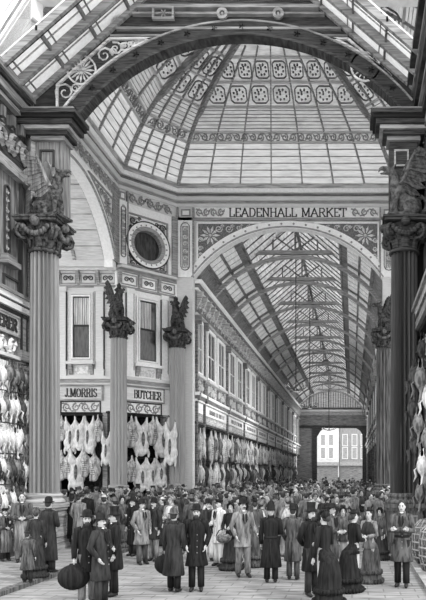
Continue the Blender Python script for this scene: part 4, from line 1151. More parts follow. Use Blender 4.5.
rr = random.Random(3)
jy = math.atan2(-1, 0)+PI/2   # belly to -Y = yaw 0
dyaw = math.atan2(dfr.n.y, dfr.n.x)+PI/2
def row(fr, yaw, us, v, n, sc, where, kinds, grp, jit=.3, wx=1.0):
    for i, u in enumerate(us):
        k = kinds[i%len(kinds)]; s_ = sc*rr.uniform(.92,1.08)
        nm = {'C':'whole pale carcass','S':'grey rib side','g':'white goose','t':'grey turkey','d':'dark duck'}[k]
        p = {'C':P_C,'S':P_S,'g':birds[0],'t':birds[1],'d':birds[2]}[k]
        hang(p, fr.p(u, v+rr.uniform(-.05,.05), n+rr.uniform(-.04,.08)), yaw+rr.uniform(-jit,jit), s_*wx,
             '%s, %s from the left %s' % (nm, ORD[i], where), 'meat' if k in 'CS' else 'poultry', grp, s_)
row(jf, 0, [.38,.82,1.3,1.78,2.2], 5.18, .28, 1.0, 'in the top row of the J.MORRIS shop', 'SCCCS', 'meat in the J.MORRIS shop', wx=1.15)
row(jf, 0, [.4,.78,1.15,1.55,2.0], 3.5, .3, 1.1, 'in the lower row of the J.MORRIS shop', 'SSCSS', 'meat in the J.MORRIS shop', wx=1.25)
hang(P_C, jf.p(2.62, 4.4, .3), .1, .95, 'pale carcass hung on the pier right of the J.MORRIS shop, by the slim column', 'meat', 'meat in the J.MORRIS shop')
row(dfr, dyaw, [.6,1.15,1.75,2.3], 5.2, .3, 1.12, 'in the top row of the BUTCHER shop', 'SCSC', 'meat in the BUTCHER shop', wx=1.4)
row(dfr, dyaw, [.6,1.1,1.62,2.2], 3.15, .32, .95, 'in the lower row of the BUTCHER shop', 'SCCC', 'meat in the BUTCHER shop', wx=1.4)
hang(P_C, Vector((-9.3, 31.8, 4.95)), .1, 1.25, 'long pale carcass hung on the front of the slim column beside the BUTCHER shop', 'meat', 'meat in the BUTCHER shop')
# arcade
gyaw = PI/2
for k, y in enumerate([GY]+BAY[:-1]):
    L = (BAY[0]-GY if k == 0 else 6.6)
    st = .52 if k < 4 else (1.0 if k < 7 else 1.6); n = int((L-.5)/st)
    for r_, v in enumerate((4.85, 2.95)):
        for i in range(n):
            kd = rr.choice('CSSgt' if r_ == 0 else 'CSgtd'); p = {'C':P_C,'S':P_S,'g':birds[0],'t':birds[1],'d':birds[2]}[kd]
            nm = {'C':'whole pale carcass','S':'grey rib side','g':'white goose','t':'grey turkey','d':'dark duck'}[kd]
            sc = (.98 if kd == 'C' else 1.4 if kd == 'S' else 1.85)*rr.uniform(.9,1.1)
            hang(p, GL.p(y+.45+st*(i+.5), v+rr.uniform(-.1,.1), .2+rr.uniform(-.06,.1)), gyaw+rr.uniform(-.4,.4), sc,
                 '%s, %s along the %s row of the %s shop of the arcade' % (nm, ORD[i], ('upper','lower')[r_], ORD[k]), 'meat' if kd in 'CS' else 'poultry', 'meat hanging along the arcade shops')
    mb = MB()
    for v in (4.88, 2.98): mb.tube([GL.p(y+.2, v, .2), GL.p(y+L-.2, v, .2)], .02, 5); mb.beam(GL.p(y+.25, v, -.2), GL.p(y+.25, v, .22), .03, .03); mb.beam(GL.p(y+L-.25, v, -.2), GL.p(y+L-.25, v, .22), .03, .03)
    tag(mb.build('meat_rail', M['line']), 'iron hanging rails of the %s shop along the left of the arcade' % ORD[k], 'rail')
# left poultry stall : four rows
for r_, v in enumerate((5.55, 4.62, 3.72, 2.85, 1.98)):
    us_ = [17.0+.19*i+rr.uniform(-.03,.03) for i in range(11)]
    for i, u in enumerate(us_):
        kd = rr.choice('gggtd' if r_ else 'tddg') if i < 8 else rr.choice('tdgt')
        p = {'g':birds[0],'t':birds[1],'d':birds[2]}[kd]
        nm = {'g':'white goose','t':'grey turkey','d':'dark duck'}[kd]
        hang(p, LW.p(u, v+rr.uniform(-.06,.06), (.12+.035*i if i < 8 else .42)+rr.uniform(-.03,.05)), gyaw-.5+rr.uniform(-.6,.6), rr.uniform(.95,1.12),
             '%s, %s from the left in the %s row of the left poultry stall' % (nm, ORD[i], ('top','second','third','fourth','bottom')[r_]), 'poultry', 'birds on the left poultry stall')
    mb = MB().tube([LW.p(16.6, v+.02, .16), LW.p(19.25, v+.02, .5)], .02, 6).tube([LW.p(18.7,v+.02,-.1), LW.p(18.7,v+.02,.5)], .02, 6)
    tag(mb.build('poultry_rail', M['line']), 'iron rail carrying the %s row of birds on the left stall' % ('top','second','third','fourth','bottom')[r_], 'rail')
# a few birds in front of the stone pier and column
for i, (x, y, v, kd) in enumerate(((-9.72,18.3,5.3,'d'),(-9.7,18.2,4.3,'d'),(-9.72,18.25,3.3,'t'),(-9.9,17.9,4.9,'t'),(-9.85,17.8,3.9,'g'),(-9.9,17.8,2.95,'t'))):
    p = {'g':birds[0],'t':birds[1],'d':birds[2]}[kd]
    hang(p, Vector((x,y,v)), rr.uniform(-.5,.5), 1.05, 'loose %s, %s hung at the edge of the left stall beside the big column' % ({'g':'white goose','t':'grey turkey','d':'dark duck'}[kd], ORD[i]), 'poultry', 'birds on the left poultry stall')
# right stall : large birds and a dark side at the very edge
for i, (x, y, v, kd, sc) in enumerate(((1.98,17.5,6.3,'d',1.2),(1.72,17.2,5.5,'d',1.3),(1.86,16.9,5.45,'t',1.35),(2.05,16.9,4.9,'g',1.3),(1.68,17.3,4.6,'d',1.2),(1.8,16.9,4.15,'t',1.2),(2.0,16.8,3.7,'t',1.15),(1.72,17.1,3.55,'d',1.2),(1.88,16.7,3.0,'g',1.15),(2.04,16.7,2.6,'t',1.2),(1.84,16.9,2.2,'t',1.05))):
    p = {'g':birds[0],'t':birds[1],'d':birds[2]}[kd]
    hang(p, Vector((x,y,v)), rr.uniform(-.6,.6), sc, '%s hanging %s from the top of the right hand stall' % ({'g':'white goose','t':'grey turkey','d':'dark duck'}[kd], ORD[i]), 'poultry', 'birds on the right hand stall')
tag(MB().tube([(1.72,17.25,1.6),(1.72,17.25,6.75)], .035, 8).tube([(2.05,16.9,1.6),(2.05,16.9,6.75)], .03, 8).build('stall_pole', M['line']), 'dark iron poles of the right hand poultry stall', 'pole')
# counter with a heap of birds, left
ct = tag(empty('stall_counter', (-9.3,17.3,.07)), 'low dark stall counter heaped with poultry at the left edge', 'counter')
MB().box(-9.95,-9.1,15.8,17.75,.85,.95).build('top', M['mid'], ct); MB().box(-9.9,-9.15,15.85,17.7,.07,.85).build('front', M['dark'], ct)
for i in range(14):
    kd = 'ggt'[i%3]; p = {'g':birds[0],'t':birds[1]}[kd]; o = copy_tree(p)
    o.location = (-9.78+.14*(i%5)+rr.uniform(-.04,.04), 16.5+.45*(i//5)+rr.uniform(-.1,.1), 1.07+.13*(i%2)); o.rotation_euler = (PI/2+rr.uniform(-.2,.2), 0, rr.uniform(0,6)); o.scale = (.85,)*3
    o.name = 'goose_on_counter' if kd == 'g' else 'turkey_on_counter'
    tag(o, ('white goose' if kd == 'g' else 'grey turkey')+' lying in the heap on the left stall counter', 'poultry', 'poultry heaped on the counter')
# wicker hampers, bottom right
for i, (x, y, r_) in enumerate(((2.05,14.9,.42),(1.98,16.1,.4))):
    b = tag(empty('wicker_hamper', (x,y,0)), ('nearer','farther')[i]+' round wicker poultry hamper at the right edge', 'basket')
    o = MB(); pr = [(r_*.8,0),(r_,.3),(r_*1.02,.7),(r_*.9,.95),(r_*.5,1.12),(.02,1.17)]
    o.lathe((x,y,0), pr, 20).build('wicker_body', M['wicker'], b, True)
    h = MB()
    for z, q in ((.15,.92),(.35,1.02),(.55,1.03),(.75,1.0),(.92,.93)): h.ringf(Fr((x,y,z),(1,0,0),(0,1,0)), 0, 0, 0,0.01,0,.01, 4) if 0 else h.tube([(x+r_*q*math.cos(2*PI*k/18), y+r_*q*math.sin(2*PI*k/18), z) for k in range(19)], .025, 5)
    for k in range(14):
        a = 2*PI*k/14; h.tube([(x+q*1.02*math.cos(a), y+q*1.02*math.sin(a), z) for q, z in pr[:5]], .018, 4)
    h.build('wicker_hoop', M['mid'], b)
# ================================================================== PEOPLE
def figure(sp):
    """returns (body MB with tips, list of (part, MB, material key)); faces -Y, 1.72 m"""
    sex = sp.get('sex','m'); lo = sp.get('lo', False); g = random.Random(sp.get('seed', 1))
    sw = .19 if sex == 'm' else .165
    st = sp.get('stride', .0)
    arms = []
    for s_, ps in ((-1, sp.get('pl','down')), (1, sp.get('pr','down'))):
        sh = (s_*sw, .0, 1.40)
        el, wr = {'down': ((s_*.25,.02,1.12), (s_*.26,-.06,.87)),
                  'front': ((s_*.26,-.02,1.13), (s_*.07,-.24,1.10)),
                  'pocket': ((s_*.29,.06,1.14), (s_*.22,-.10,.93)),
                  'cross': ((s_*.27,-.06,1.14), (-s_*.08,-.24,1.17)),
                  'back': ((s_*.27,.10,1.14), (s_*.08,.2,1.0)),
                  'hold': ((s_*.25,-.04,1.13), (s_*.14,-.28,1.05)),
                  'cane': ((s_*.27,-.02,1.13), (s_*.3,-.24,.98)),
                  'up': ((s_*.34,-.1,1.34), (s_*.4,-.22,1.62))}[ps]
        arms.append((s_, Vector(sh), Vector(el), Vector(wr)))
    b = MB()
    b.rings([(.84,.15,.11,0,0,0),(.94,.17,.12,0,0,0),(1.08,.14,.10,0,0,0),(1.24,.165,.115,0,0,0),(1.36,sw*.95,.10,0,.01,0),(1.42,.11,.08,0,.01,0),(1.46,.058,.058,0,.01,0),(1.53,.055,.06,0,0,0)], 12)
    b.ell((0,-.005,1.60),(.076,.095,.105)); b.ell((0,-.04,1.55),(.055,.06,.06))
    b.tube([(0,-.095,1.615),(0,-.125,1.585)],[.012,.017],6)
    for s_ in (-1,1): b.ell((s_*.078,.0,1.595),(.012,.022,.03),6,5)
    legs = []
    for s_ in (-1,1):
        f_ = s_*st; hp = Vector((s_*.09,0,.9)); kn = Vector((s_*.1,-.02-f_*.4,.5)); an = Vector((s_*.105,.01-f_,.09)); legs.append((s_,hp,kn,an))
        b.tube([hp,(hp+kn)/2,kn,kn*.55+an*.45,an],[.09,.078,.056,.058,.036],10)
        b.tube([an,an+Vector((s_*.01,-.07,-.04)),an+Vector((s_*.02,-.15,-.055))],[.04,.038,.028],8)
    for s_, sh, el, wr in arms:
        b.tube([sh-Vector((s_*.05,0,-.01)),sh,(sh+el)/2,el,(el+wr)/2,wr],[.055,.058,.048,.042,.037,.026],10)
        d = (wr-el).normalized(); b.ell(wr+d*.05,(.036,.03,.05) if abs(d.z)>.6 else (.045,.045,.032),8,6)
    tips = MB(); tips.m = 0
    for s_, sh, el, wr in arms:
        d = (wr-el).normalized(); sd = Vector((0,1,0)) if abs(d.z) > .6 else Vector((0,0,1)); crl = Vector((-s_,0,0)) if abs(d.z) > .6 else Vector((0,.5,-.4))
        for k, L_ in enumerate((.07,.08,.075,.06)):
            a = wr+d*.075+sd*(.027-.018*k); tips.tube([a-d*.03, a+d*L_*.55, a+d*L_*.9+crl*.025], [.0095,.009,.007], 5)
        a = wr+d*.03+sd*.03; tips.tube([a, a+d*.035+sd*.02, a+d*.06+sd*.015+crl*.01], [.011,.010,.008], 5)
    tips.m = 1
    for s_ in (-1,1):
        tips.ell((s_*.03,-.092,1.612),(.014,.008,.009),6,4); tips.tube([(s_*.014,-.098,1.632),(s_*.048,-.088,1.634)],.006,4)
    tips.tube([(-.026,-.098,1.553),(0,-.105,1.55),(.026,-.098,1.553)],.006,4)
    parts = []
    coat = sp.get('coat','c_dark'); trs = sp.get('trousers','c_dark'); n = 12 if lo else 24; hem = sp.get('hem', .42)
    def sleeves(mb, r=.07, puff=0):
        for s_, sh, el, wr in arms:
            d = (wr-el).normalized(); mb.tube([sh-Vector((s_*.08,0,-.02)), sh+Vector((s_*.01,0,.0)), (sh+el)/2, el, (el+wr)/2, wr-d*.01],[r*.9,r*(1.15+puff),r*1.02,r*.95,r*.84,r*.7],8 if lo else 12)
    if sex == 'm':
        t = MB()
        for s_,hp,kn,an in legs: t.tube([hp+Vector((0,0,.05)),(hp+kn)/2,kn,(kn+an)/2,an+Vector((0,-.01,.0))],[.115,.105,.085,.08,.078],8 if lo else 12)
        parts.append(('trousers', t, trs))
        for s_,hp,kn,an in legs:
            s = MB(); s.tube([an+Vector((0,.05,-.03)),an+Vector((s_*.0,-.02,-.03)),an+Vector((s_*.012,-.1,-.045)),an+Vector((s_*.02,-.17,-.06))],[.038,.052,.044,.026],8)
            parts.append(('shoe', s, 'shoe'))
        c = MB(); fl = sp.get('flare', 1.0)
        fo = .05
        R = [(hem,.225*fl,.175*fl,0,.01,fo),(hem+.02,.235*fl,.185*fl,0,.01,fo),(.7,.215*fl**.5,.165,0,.01,fo*.7),(.92,.205,.15,0,.01,fo*.35),(1.04,.175,.135,0,0,.01),(1.2,.20,.145,0,0,0),(1.33,.215,.135,0,.01,0),(1.405,.185,.115,0,.015,0),(1.45,.10,.085,0,.015,0),(1.475,.075,.075,0,.01,0)]
        R = [q for q in R if q[0] >= hem]
        c.rings(R, n, 7, g.uniform(0,6)); sleeves(c); parts.append((sp.get('coatname','overcoat'), c, coat))
        if sp.get('collar', True):
            k = MB(); k.rings([(1.43,.10,.085,0,.015,0),(1.47,.088,.085,0,.015,0),(1.52,.078,.082,0,.025,0),(1.515,.068,.07,0,.025,0)], n); parts.append(('collar', k, sp.get('collarm', coat)))
        if not lo:
            k = MB()
            for s_ in (-1,1): k.hexa([(s_*.015,-.155,1.2),(s_*.07,-.15,1.3),(s_*.055,-.12,1.44),(s_*.02,-.115,1.42),(s_*.015,-.165,1.2),(s_*.07,-.165,1.3),(s_*.055,-.135,1.44),(s_*.02,-.13,1.42)])
            parts.append(('lapel', k, sp.get('lapel','c_black')))
            k = MB()
            for z in (.8,.92,1.04,1.16): k.ell((.03,-.17 if z < 1 else -.15,z),(.014,.01,.014),6,4)
            parts.append(('coat_buttons', k, 'c_mid'))
            k = MB().rings([(1.455,.062,.066,0,.0,0),(1.50,.066,.07,0,.0,0)], 14); parts.append(('shirt_collar', k, 'c_white'))
            k = MB().beam((0,.16,.9),(0,.195,hem+.03),.018,.02,(1,0,0)); parts.append(('coat_vent', k, 'c_black'))
        if sp.get('belt'): parts.append(('belt', MB().rings([(1.0,.186,.146,0,0,0),(1.05,.182,.142,0,0,0)], n), 'black'))
    else:
        s = MB(); bu = sp.get('bustle', .1)
        s.rings([(.02,.34,.32,0,bu*.9,.05),(.10,.33,.31,0,bu*.9,.05),(.11,.30,.29,0,bu*.9,.04),(.30,.29,.28,0,bu*.9,.05),(.31,.27,.26,0,bu*.9,.04),(.5,.25,.25,0,bu,.05),(.72,.22,.22,0,bu,.04),(.88,.185,.19,0,bu*.8,.02),(.98,.15,.14,0,bu*.2,0),(1.04,.135,.115,0,0,0)], n if lo else 36, 9, g.uniform(0,6))
        parts.append(('skirt', s, sp.get('skirt', coat)))
        if not lo:
            for z, rx in ((.06,.345),(.26,.305)):
                k = MB()
                for q in range(26):
                    a = 2*PI*q/26; k.ell((rx*math.cos(a), rx*.95*math.sin(a)+bu*.9, z),(.055,.055,.06),6,4)
                parts.append(('flounce', k, sp.get('skirt', coat)))
        c = MB(); c.rings([(.82,.215,.215,0,bu*.6,.05),(.93,.18,.165,0,bu*.3,.03),(1.04,.138,.118,0,0,0),(1.2,.168,.138,0,-.01,0),(1.32,.185,.12,0,.0,0),(1.4,.155,.10,0,.01,0),(1.45,.08,.075,0,.01,0),(1.485,.066,.068,0,.01,0)], n, 5, 1)
        sleeves(c, .06, .1); parts.append(('jacket', c, coat))
        if sp.get('shawl'): parts.append(('shawl', MB().rings([(1.1,.26,.18,0,.01,.04),(1.25,.235,.165,0,.01,.02),(1.38,.19,.13,0,.01,0),(1.44,.10,.09,0,.01,0)], n, 8, 0), sp['shawl']))
        if not lo: parts += [('shoe', MB().ell((q*.09,-.2,.035),(.04,.09,.035)), 'shoe') for q in (-1,1)]
    if sp.get('apron'):
        k = MB(); P_ = [(.07,-.19,1.02),(-.07,-.19,1.02)]
        ks = [(-.17,-.10),(-.09,-.185),(0,-.205),(.09,-.185),(.17,-.10)]
        for (a, b2) in zip(ks, ks[1:]):
            k.hexa([(a[0],a[1],1.04),(b2[0],b2[1],1.04),(b2[0]*1.25,b2[1]*1.22,.3),(a[0]*1.25,a[1]*1.22,.3),(a[0],a[1]-.015,1.04),(b2[0],b2[1]-.015,1.04),(b2[0]*1.25,b2[1]*1.22-.015,.3),(a[0]*1.25,a[1]*1.22-.015,.3)])
        parts.append(('apron', k, sp['apron']))
    # hair and hats
    h = MB(); h.ell((0,.025,1.625),(.084,.092,.095),10,7)
    if sex == 'f': h.ell((0,.12,1.6),(.055,.05,.06),8,6)
    if sp.get('hat','bowler') != 'helmet': parts.append(('hair', h, sp.get('hair','hair')))
    if sp.get('beard'): parts.append(('beard', MB().ell((0,-.062,1.525),(.052,.05,.06),8,6), 'hair'))
    if sp.get('moustache') and not lo: parts.append(('moustache', MB().tube([(-.045,-.09,1.562),(0,-.108,1.572),(.045,-.09,1.562)],[.006,.013,.006],5), 'hair'))
    ht = sp.get('hat','bowler'); k = MB(); c0 = (0,.01,0)
    sg = 12 if lo else 20
    if ht == 'bowler': k.lathe(c0, [(.08,1.655),(.135,1.655),(.142,1.672),(.13,1.67),(.098,1.665),(.098,1.72),(.085,1.77),(.05,1.795),(.01,1.80)], sg)
    elif ht == 'top': k.lathe(c0, [(.08,1.66),(.135,1.66),(.14,1.675),(.097,1.67),(.092,1.76),(.1,1.84),(.098,1.845),(.01,1.845)], sg)
    elif ht == 'wide': k.lathe(c0, [(.08,1.65),(.19,1.66),(.19,1.675),(.1,1.675),(.09,1.75),(.07,1.77),(.01,1.765)], sg)
    elif ht == 'cap': k.lathe(c0, [(.08,1.65),(.092,1.66),(.115,1.70),(.10,1.735),(.01,1.74)], sg).tube([(0,-.06,1.665),(0,-.13,1.655)],[.06,.05],8,.2)
    elif ht == 'helmet': k.lathe(c0, [(.085,1.62),(.12,1.62),(.1,1.65),(.1,1.73),(.075,1.80),(.03,1.835),(.022,1.87),(.005,1.875)], sg)
    elif ht == 'bonnet':
        k.ell((0,.05,1.665),(.1,.1,.085),10,7); k.tube([(-.1,-.02,1.58),(-.095,-.06,1.68),(0,-.075,1.745),(.095,-.06,1.68),(.1,-.02,1.58)],[.02,.03,.035,.03,.02],8)
        for q in range(5): k.ell((-.06+.03*q,.0+.02*(q%2),1.75),(.03,.03,.03),6,4)
    elif ht == 'small': 
        k.lathe((0,.02,0), [(.06,1.68),(.115,1.70),(.115,1.712),(.075,1.712),(.06,1.77),(.01,1.78)], sg); k.tube([(.04,.04,1.75),(.06,.1,1.82),(.03,.16,1.78)],[.02,.03,.015],6)
    if ht != 'none': parts.append(('bonnet' if ht in ('bonnet',) else 'helmet' if ht == 'helmet' else 'cap' if ht == 'cap' else 'hat', k, sp.get('hatm','c_black')))
    return b, tips, parts, arms
def add_mesh(me, mb, mats):
    k0 = len(me.vertices)
    bm = bmesh.new(); bm.from_mesh(me); t = mb.mesh('t', mats); bm.from_mesh(t); bm.to_mesh(me); bm.free(); bpy.data.meshes.remove(t)
    return me
def person(px, feet, top, label, yaw=0.0, extra=None, hat_h=.09, **sp):
    y = H*F/(feet-VPY); x = (px-VPX)/F*y
    z0 = .07 if (x < -6.6 and y < 21) else 0.0
    if z0: y = (H-z0)*F/(feet-VPY); x = (px-VPX)/F*y
    tall = (feet-top)/F*y
    hh = {'top':1.845,'bowler':1.80,'wide':1.77,'cap':1.74,'helmet':1.875,'bonnet':1.78,'small':1.8,'none':1.72}[sp.get('hat','bowler')]
    sc = tall/hh
    b, tips, parts, arms = figure(sp)
    r = tag(empty('person', (x,y,z0)), label, 'person'); r.rotation_euler = (0,0,yaw); r.scale = (sc*(.87 if sp.get('sex','m') == 'm' else .84), sc*.92, sc)
    me = remesh(b, 'body', [M['skin'], M['feature']], .02, 2)
    t = tips.mesh('t', [M['skin'], M['feature']]); bm = bmesh.new(); bm.from_mesh(me); bm.from_mesh(t); bm.to_mesh(me); bm.free()
    link('body', me, r)
    for nm, mb, mk in parts: link(nm, mb.mesh(nm, M[mk], smooth=nm not in ('lapel',)), r)
    return r, arms, sc
def held(r, arms, idx, name, mb_fn, mkey, label, cat):
    """something held: world object at the hand"""
    s_, sh, el, wr = arms[idx]; d = (wr-el).normalized(); p = wr+d*.09
    Mw = Matrix.Translation(r.location) @ Matrix.Rotation(r.rotation_euler[2], 4, 'Z') @ Matrix.Diagonal((*r.scale, 1))
    wp = Mw @ p; o = tag(empty(name, wp), label, cat); o.rotation_euler = r.rotation_euler; 
    for nm, mb, mk in mb_fn(): link(nm, mb.mesh(nm, M[mk], smooth=True), o)
    return o
def sack(r_=.24):
    def f():
        a = MB().ell((0,0,-r_*1.0),(r_*1.15,r_*.62,r_*1.0),16,10); a.tube([(0,0,-.02),(0,0,-.12)],[.03,.12],10)
        hd = MB().tube([(-.09,0,-.1),(-.06,0,.0),(.06,0,.0),(.09,0,-.1)],.014,6)
        return [('bag_body', a, 'c_black'), ('handle', hd, 'c_dark')]
    return f
PPL = []
def P(*a, **k): r = person(*a, **k); PPL.append(r); return r
P(22, 562, 493, 'bareheaded stallman in a dark jacket and long apron at the left poultry stall', yaw=.5, coat='c_grey', hem=.72, trousers='c_mid', apron='c_mid', hat='none', pl='front', pr='front', seed=2)
P(36, 577, 507, 'woman in a dark bonnet and dress seen from behind on the left pavement', yaw=PI+.3, sex='f', coat='c_dark', skirt='c_dark', hat='bonnet', hatm='c_grey', bustle=.12, seed=3)
P(49, 573, 496, 'man in a long dark overcoat and bowler beside the woman on the left pavement', yaw=PI-.3, coat='c_dark', hem=.3, hat='bowler', pl='front', pr='pocket', seed=4)
P(27.5, 583, 531, 'small child in a dark coat and cap beside the woman on the left pavement', yaw=PI+.2, coat='c_grey', trousers='c_dark', hem=.45, flare=1.15, hat='cap', hatm='c_dark', seed=5)
P(72, 547, 494, 'tall man in a dark frock coat seen from behind next to the left column base', yaw=PI, coat='c_black', hem=.4, hat='bowler', pl='front', pr='down', seed=6)
P(79, 549, 494, 'man in a pale overcoat seen from behind between the column and the crowd', yaw=PI-.2, coat='c_mid', hem=.35, hat='cap', hatm='c_dark', pl='down', pr='pocket', seed=7)
r, ar_, _ = P(87, 604, 509, 'bearded man in a black overcoat and bowler carrying the big round bag, front left', yaw=.45, coat='c_black', hem=.62, hat='bowler', beard=True, trousers='c_mid', pl='down', pr='down', seed=8)
held(r, ar_, 0, 'travelling_bag', sack(.23), '', 'big round black bag carried by the bearded man at front left', 'bag')
P(101, 606, 512, 'man in a dark grey coat and bowler, middle of the front left trio', yaw=1.3, coat='c_dark', hem=.5, hat='bowler', pl='pocket', pr='front', trousers='c_dark', moustache=True, seed=9)
P(114, 596, 506, 'man in a tall silk hat and black coat, rightmost of the front left trio', yaw=-1.0, coat='c_black', hem=.55, hat='top', trousers='c_black', moustache=True, pl='pocket', pr='down', seed=10)
P(122, 548, 495, 'woman in a patterned grey dress behind the front left trio', yaw=.8, sex='f', coat='c_grey', skirt='c_grey', hat='bonnet', hatm='c_dark', pl='front', pr='front', seed=11)
P(133, 556, 496, 'dark coated man standing behind the man in the light overcoat', yaw=-.6, coat='c_black', hem=.35, hat='bowler', seed=12)
P(142, 564.5, 498, 'man in a light knee length overcoat and dark bowler facing right', yaw=.9, coat='c_mid', hem=.55, hat='bowler', trousers='c_grey', pl='pocket', pr='pocket', flare=1.1, seed=13)
P(154, 561, 497, 'man in a dark coat and pale trousers facing the light overcoat', yaw=-.4, coat='c_dark', hem=.62, hat='bowler', trousers='c_mid', pl='front', pr='down', moustache=True, seed=14)
r, ar_, _ = P(174, 592, 507, 'man in a long dark overcoat seen from behind with a bag in his left hand', yaw=PI-.15, coat='c_dark', hem=.36, hat='bowler', hatm='c_grey', trousers='c_black', pl='down', pr='down', flare=1.15, stride=.04, seed=15)
held(r, ar_, 1, 'travelling_bag', sack(.20), '', 'round dark bag hanging from the hand of the man seen from behind', 'bag')
P(196.5, 591, 503, 'stout man in a black overcoat and bowler facing us with hands in his pockets', yaw=.15, coat='c_black', hem=.52, hat='bowler', trousers='c_black', pl='pocket', pr='pocket', beard=True, flare=1.1, seed=16)
P(208, 561, 498, 'man in a dark jacket and pale breeches behind the stout man in black', yaw=.5, coat='c_dark', hem=.8, hat='bowler', trousers='c_light', pl='down', pr='hold', seed=17)
P(219, 566, 499, 'man in a pale smock and light trousers beside the woman with the basket', yaw=-.7, coat='c_light', hem=.6, hat='cap', trousers='c_light', pl='front', pr='down', seed=18)
r, ar_, _ = P(231, 570, 501, 'woman in a black dress and bonnet facing us with a round basket on her arm', yaw=-.1, sex='f', coat='c_black', skirt='c_dark', hat='bonnet', bustle=.04, pl='hold', pr='front', seed=19)
def basket():
    a = MB().lathe((0,0,-.2), [(.1,-.06),(.17,0),(.19,.1),(.17,.1),(.02,.08)], 16); hd = MB().tube([(-.18,0,-.1),(-.12,0,.02),(0,0,.07),(.12,0,.02),(.18,0,-.1)],.014,6)
    f_ = MB()
    for q in range(7): f_.ell((.1*math.cos(q*.9),.1*math.sin(q*.9),-.1),(.05,.05,.04),6,5)
    return [('basket_body', a, 'wicker'), ('handle', hd, 'c_dark'), ('contents', f_, 'c_mid')]
held(r, ar_, 0, 'hand_basket', basket, '', 'round wicker basket held by the woman in the black dress', 'basket')
r, ar_, _ = P(243, 577, 497, 'man in a checked jacket and light trousers holding a thin cane', yaw=.5, coat='c_mid', hem=.68, hat='bowler', trousers='c_mid', pl='pocket', pr='cane', stride=.08, moustache=True, seed=20)
held(r, ar_, 1, 'walking_cane', lambda: [('cane_shaft', MB().tube([(0,0,.0),(.14,-.1,-.86)],.012,6), 'c_black'), ('knob', MB().ell((0,0,.02),.025,8,6), 'c_black')], '', 'thin black cane held by the man in the checked jacket', 'cane')
P(255, 566, 497, 'woman in a long grey dress seen from behind, left of the helmeted man', yaw=PI+.1, sex='f', coat='c_grey', skirt='c_grey', hat='small', bustle=.1, seed=21)
P(271, 583, 499, 'man in a belted black greatcoat and helmet seen from behind', yaw=PI+.05, coat='c_black', hem=.36, hat='helmet', trousers='c_black', belt=True, pl='front', pr='down', flare=1.15, seed=22)
P(293, 580, 503, 'man in a mid grey overcoat seen from behind, right of the helmeted man', yaw=PI-.15, coat='c_grey', hem=.45, hat='bowler', trousers='c_grey', pl='pocket', pr='pocket', seed=23)
P(311.5, 596, 502, 'whiskered man in a tall silk hat and black frock coat', yaw=.75, coat='c_black', hem=.5, hat='top', trousers='c_dark', beard=True, pl='back', pr='front', seed=24)
P(324, 603, 509, 'woman in a black bustle dress with her back to us, front right', yaw=PI+.8, sex='f', coat='c_black', skirt='c_black', hat='bonnet', hatm='c_black', bustle=.17, pl='front', pr='down', seed=25)
P(332, 578, 503, 'man in a wide brimmed dark hat behind the woman in the bustle dress', yaw=.9, coat='c_grey', hem=.45, hat='wide', pl='front', pr='front', seed=26)
P(343, 572, 505, 'woman facing us in a grey dress between the two dark dressed women', yaw=.1, sex='f', coat='c_grey', skirt='c_mid', hat='bonnet', pl='front', pr='front', shawl='c_grey', seed=27)
P(354, 591, 508, 'woman in a fitted black jacket and trailing dark skirt seen in profile', yaw=PI-1.0, sex='f', coat='c_black', skirt='c_black', hat='small', bustle=.15, pl='front', pr='front', seed=28)
P(369, 583, 506, 'woman in a lighter patterned dress clasping a muff at the right', yaw=-.5, sex='f', coat='c_mid', skirt='c_grey', hat='small', bustle=.1, pl='front', pr='front', shawl='c_dark', seed=29)
P(337, 553, 496, 'bareheaded fair faced man looking over the group at the right', yaw=0, coat='c_grey', hat='none', seed=31)
P(380, 560, 507, 'dim figure in a grey shawl by the foot of the big dark column', yaw=-.6, sex='f', coat='c_grey', skirt='c_dark', hat='bonnet', shawl='c_grey', seed=32)
P(402, 587, 501, 'bareheaded stallman in a long belted grey coat with folded arms at the right', yaw=-.25, coat='c_grey', hem=.52, hat='none', trousers='c_black', pl='cross', pr='cross', belt=True, flare=1.15, stride=.03, seed=30)
P(5, 561, 508, 'boy in a dark jacket at the very left edge by the poultry', yaw=.9, coat='c_grey', hem=.75, hat='cap', apron='c_mid', pl='front', pr='hold', seed=33)

# background crowd : eight kinds, each one mesh, copied with obj.copy()
CR = [
 (dict(coat='c_black', hat='bowler', hatm='c_dark', trousers='c_black', seed=41), 'black coated man in bowler in the distant crowd'),
 (dict(coat='c_grey', hat='bowler', hatm='c_grey', trousers='c_dark', seed=42, pl='pocket'), 'grey coated man in bowler in the distant crowd'),
 (dict(coat='c_dark', hat='top', hatm='c_dark', trousers='c_dark', seed=43), 'dark coated man in tall hat in the distant crowd'),
 (dict(coat='c_mid', hat='cap', hatm='c_grey', trousers='c_grey', seed=44), 'pale coated man in cap in the distant crowd'),
 (dict(sex='f', coat='c_dark', skirt='c_grey', hat='bonnet', hatm='c_grey', seed=45, pl='front', pr='front'), 'woman in dark jacket and bonnet in the distant crowd'),
 (dict(sex='f', coat='c_mid', skirt='c_mid', hat='bonnet', hatm='c_mid', seed=46, shawl='c_light', pl='front', pr='front'), 'woman in light shawl and bonnet in the distant crowd'),
 (dict(coat='c_mid', hat='none', trousers='c_grey', apron='c_white', seed=47), 'bareheaded man in white apron in the distant crowd'),
 (dict(sex='f', coat='c_grey', skirt='c_dark', hat='small', hatm='c_light', seed=48, pl='front', pr='front'), 'woman in grey dress and light hat in the distant crowd'),
]
CPR = []
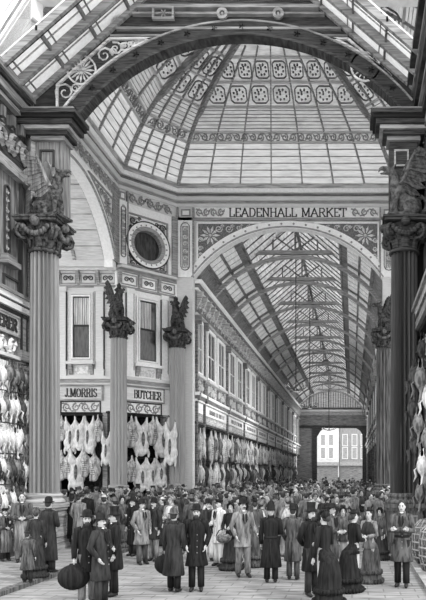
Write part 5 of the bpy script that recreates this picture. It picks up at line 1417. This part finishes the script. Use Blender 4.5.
for sp, lb in CR:
    sp = dict(sp, lo=True); b, tips, parts, arms = figure(sp)
    keys = ['skin','feature']; tot = MB(); tot.add(b.v, b.f)
    tot.mi = [0]*len(tot.f)
    k = len(tot.v); tot.v += tips.v; tot.f += [tuple(i+k for i in f) for f in tips.f]; tot.mi += tips.mi
    for nm, mb, mk in parts:
        if mk not in keys: keys.append(mk)
        k = len(tot.v); tot.v += mb.v; tot.f += [tuple(i+k for i in f) for f in mb.f]; tot.mi += [keys.index(mk)]*len(mb.f)
    me = tot.mesh('person', [M[q] for q in keys], smooth=True)
    CPR.append((me, lb))
rc = random.Random(11); count = 0; first = {}
occ = [(r.location.x, r.location.y) for r, _, _ in PPL]
rows_ = []; y = 17.8
while y < 96 and len(rows_) < 60:
    rows_.append(y); y += 1.15 if y < 26 else 1.5 if y < 34 else 2.2 if y < 50 else 4.2
spots = []
for y in rows_:
    if y < 20.5: x0, x1 = -8.0, .6
    elif y < 30.6: x0, x1 = -13.0, 2.6
    elif y < 32.5: x0, x1 = -10.2, 1.2
    elif y < 34.5: x0, x1 = -8.2, .9
    else: x0, x1 = -8.0, 1.9
    x0 = max(x0, (52-VPX)/F*y); x = x0+rc.uniform(0,.6)
    while x < x1:
        xx, yy = x+rc.uniform(-.15,.15), y+rc.uniform(-.35,.35)
        if all((xx-a)**2+(yy-b)**2 > .36 for a, b in occ) and (xx+11.35)**2+(yy-30.2)**2 > .9: spots.append((xx,yy)); occ.append((xx,yy))
        x += rc.uniform(.72,1.1) if y < 50 else rc.uniform(1.0,1.6)
print('crowd spots', len(spots))
spots = spots[:290]
for (xx, yy) in spots:
    k = rc.choices(range(8), [3,5,1,5,3,5,3,5])[0]; me, lb = CPR[k]
    if k not in first: o = link('person', me); first[k] = o
    else: o = first[k].copy(); COL.objects.link(o)
    o.location = (xx, yy, 0); o.rotation_euler = (0,0,rc.uniform(-1.3,1.3)+(PI if rc.random() < .4 else 0)); s_ = rc.uniform(.9,1.03)*(.95 if k in (4,5,7) else 1); o.scale = (s_,)*3
    pxx = VPX+F*xx/yy
    zone = ('at left' if pxx < 150 else 'at centre' if pxx < 270 else 'at right')
    dep = ('behind the front groups' if yy < 21 else 'under the dome' if yy < 27 else 'before the slim columns' if yy < 34 else 'at the arcade mouth' if yy < 45 else 'far down the arcade')
    tag(o, lb.replace('in the distant crowd', '%s, %s' % (dep, zone)), 'person', 'distant crowd filling the market')
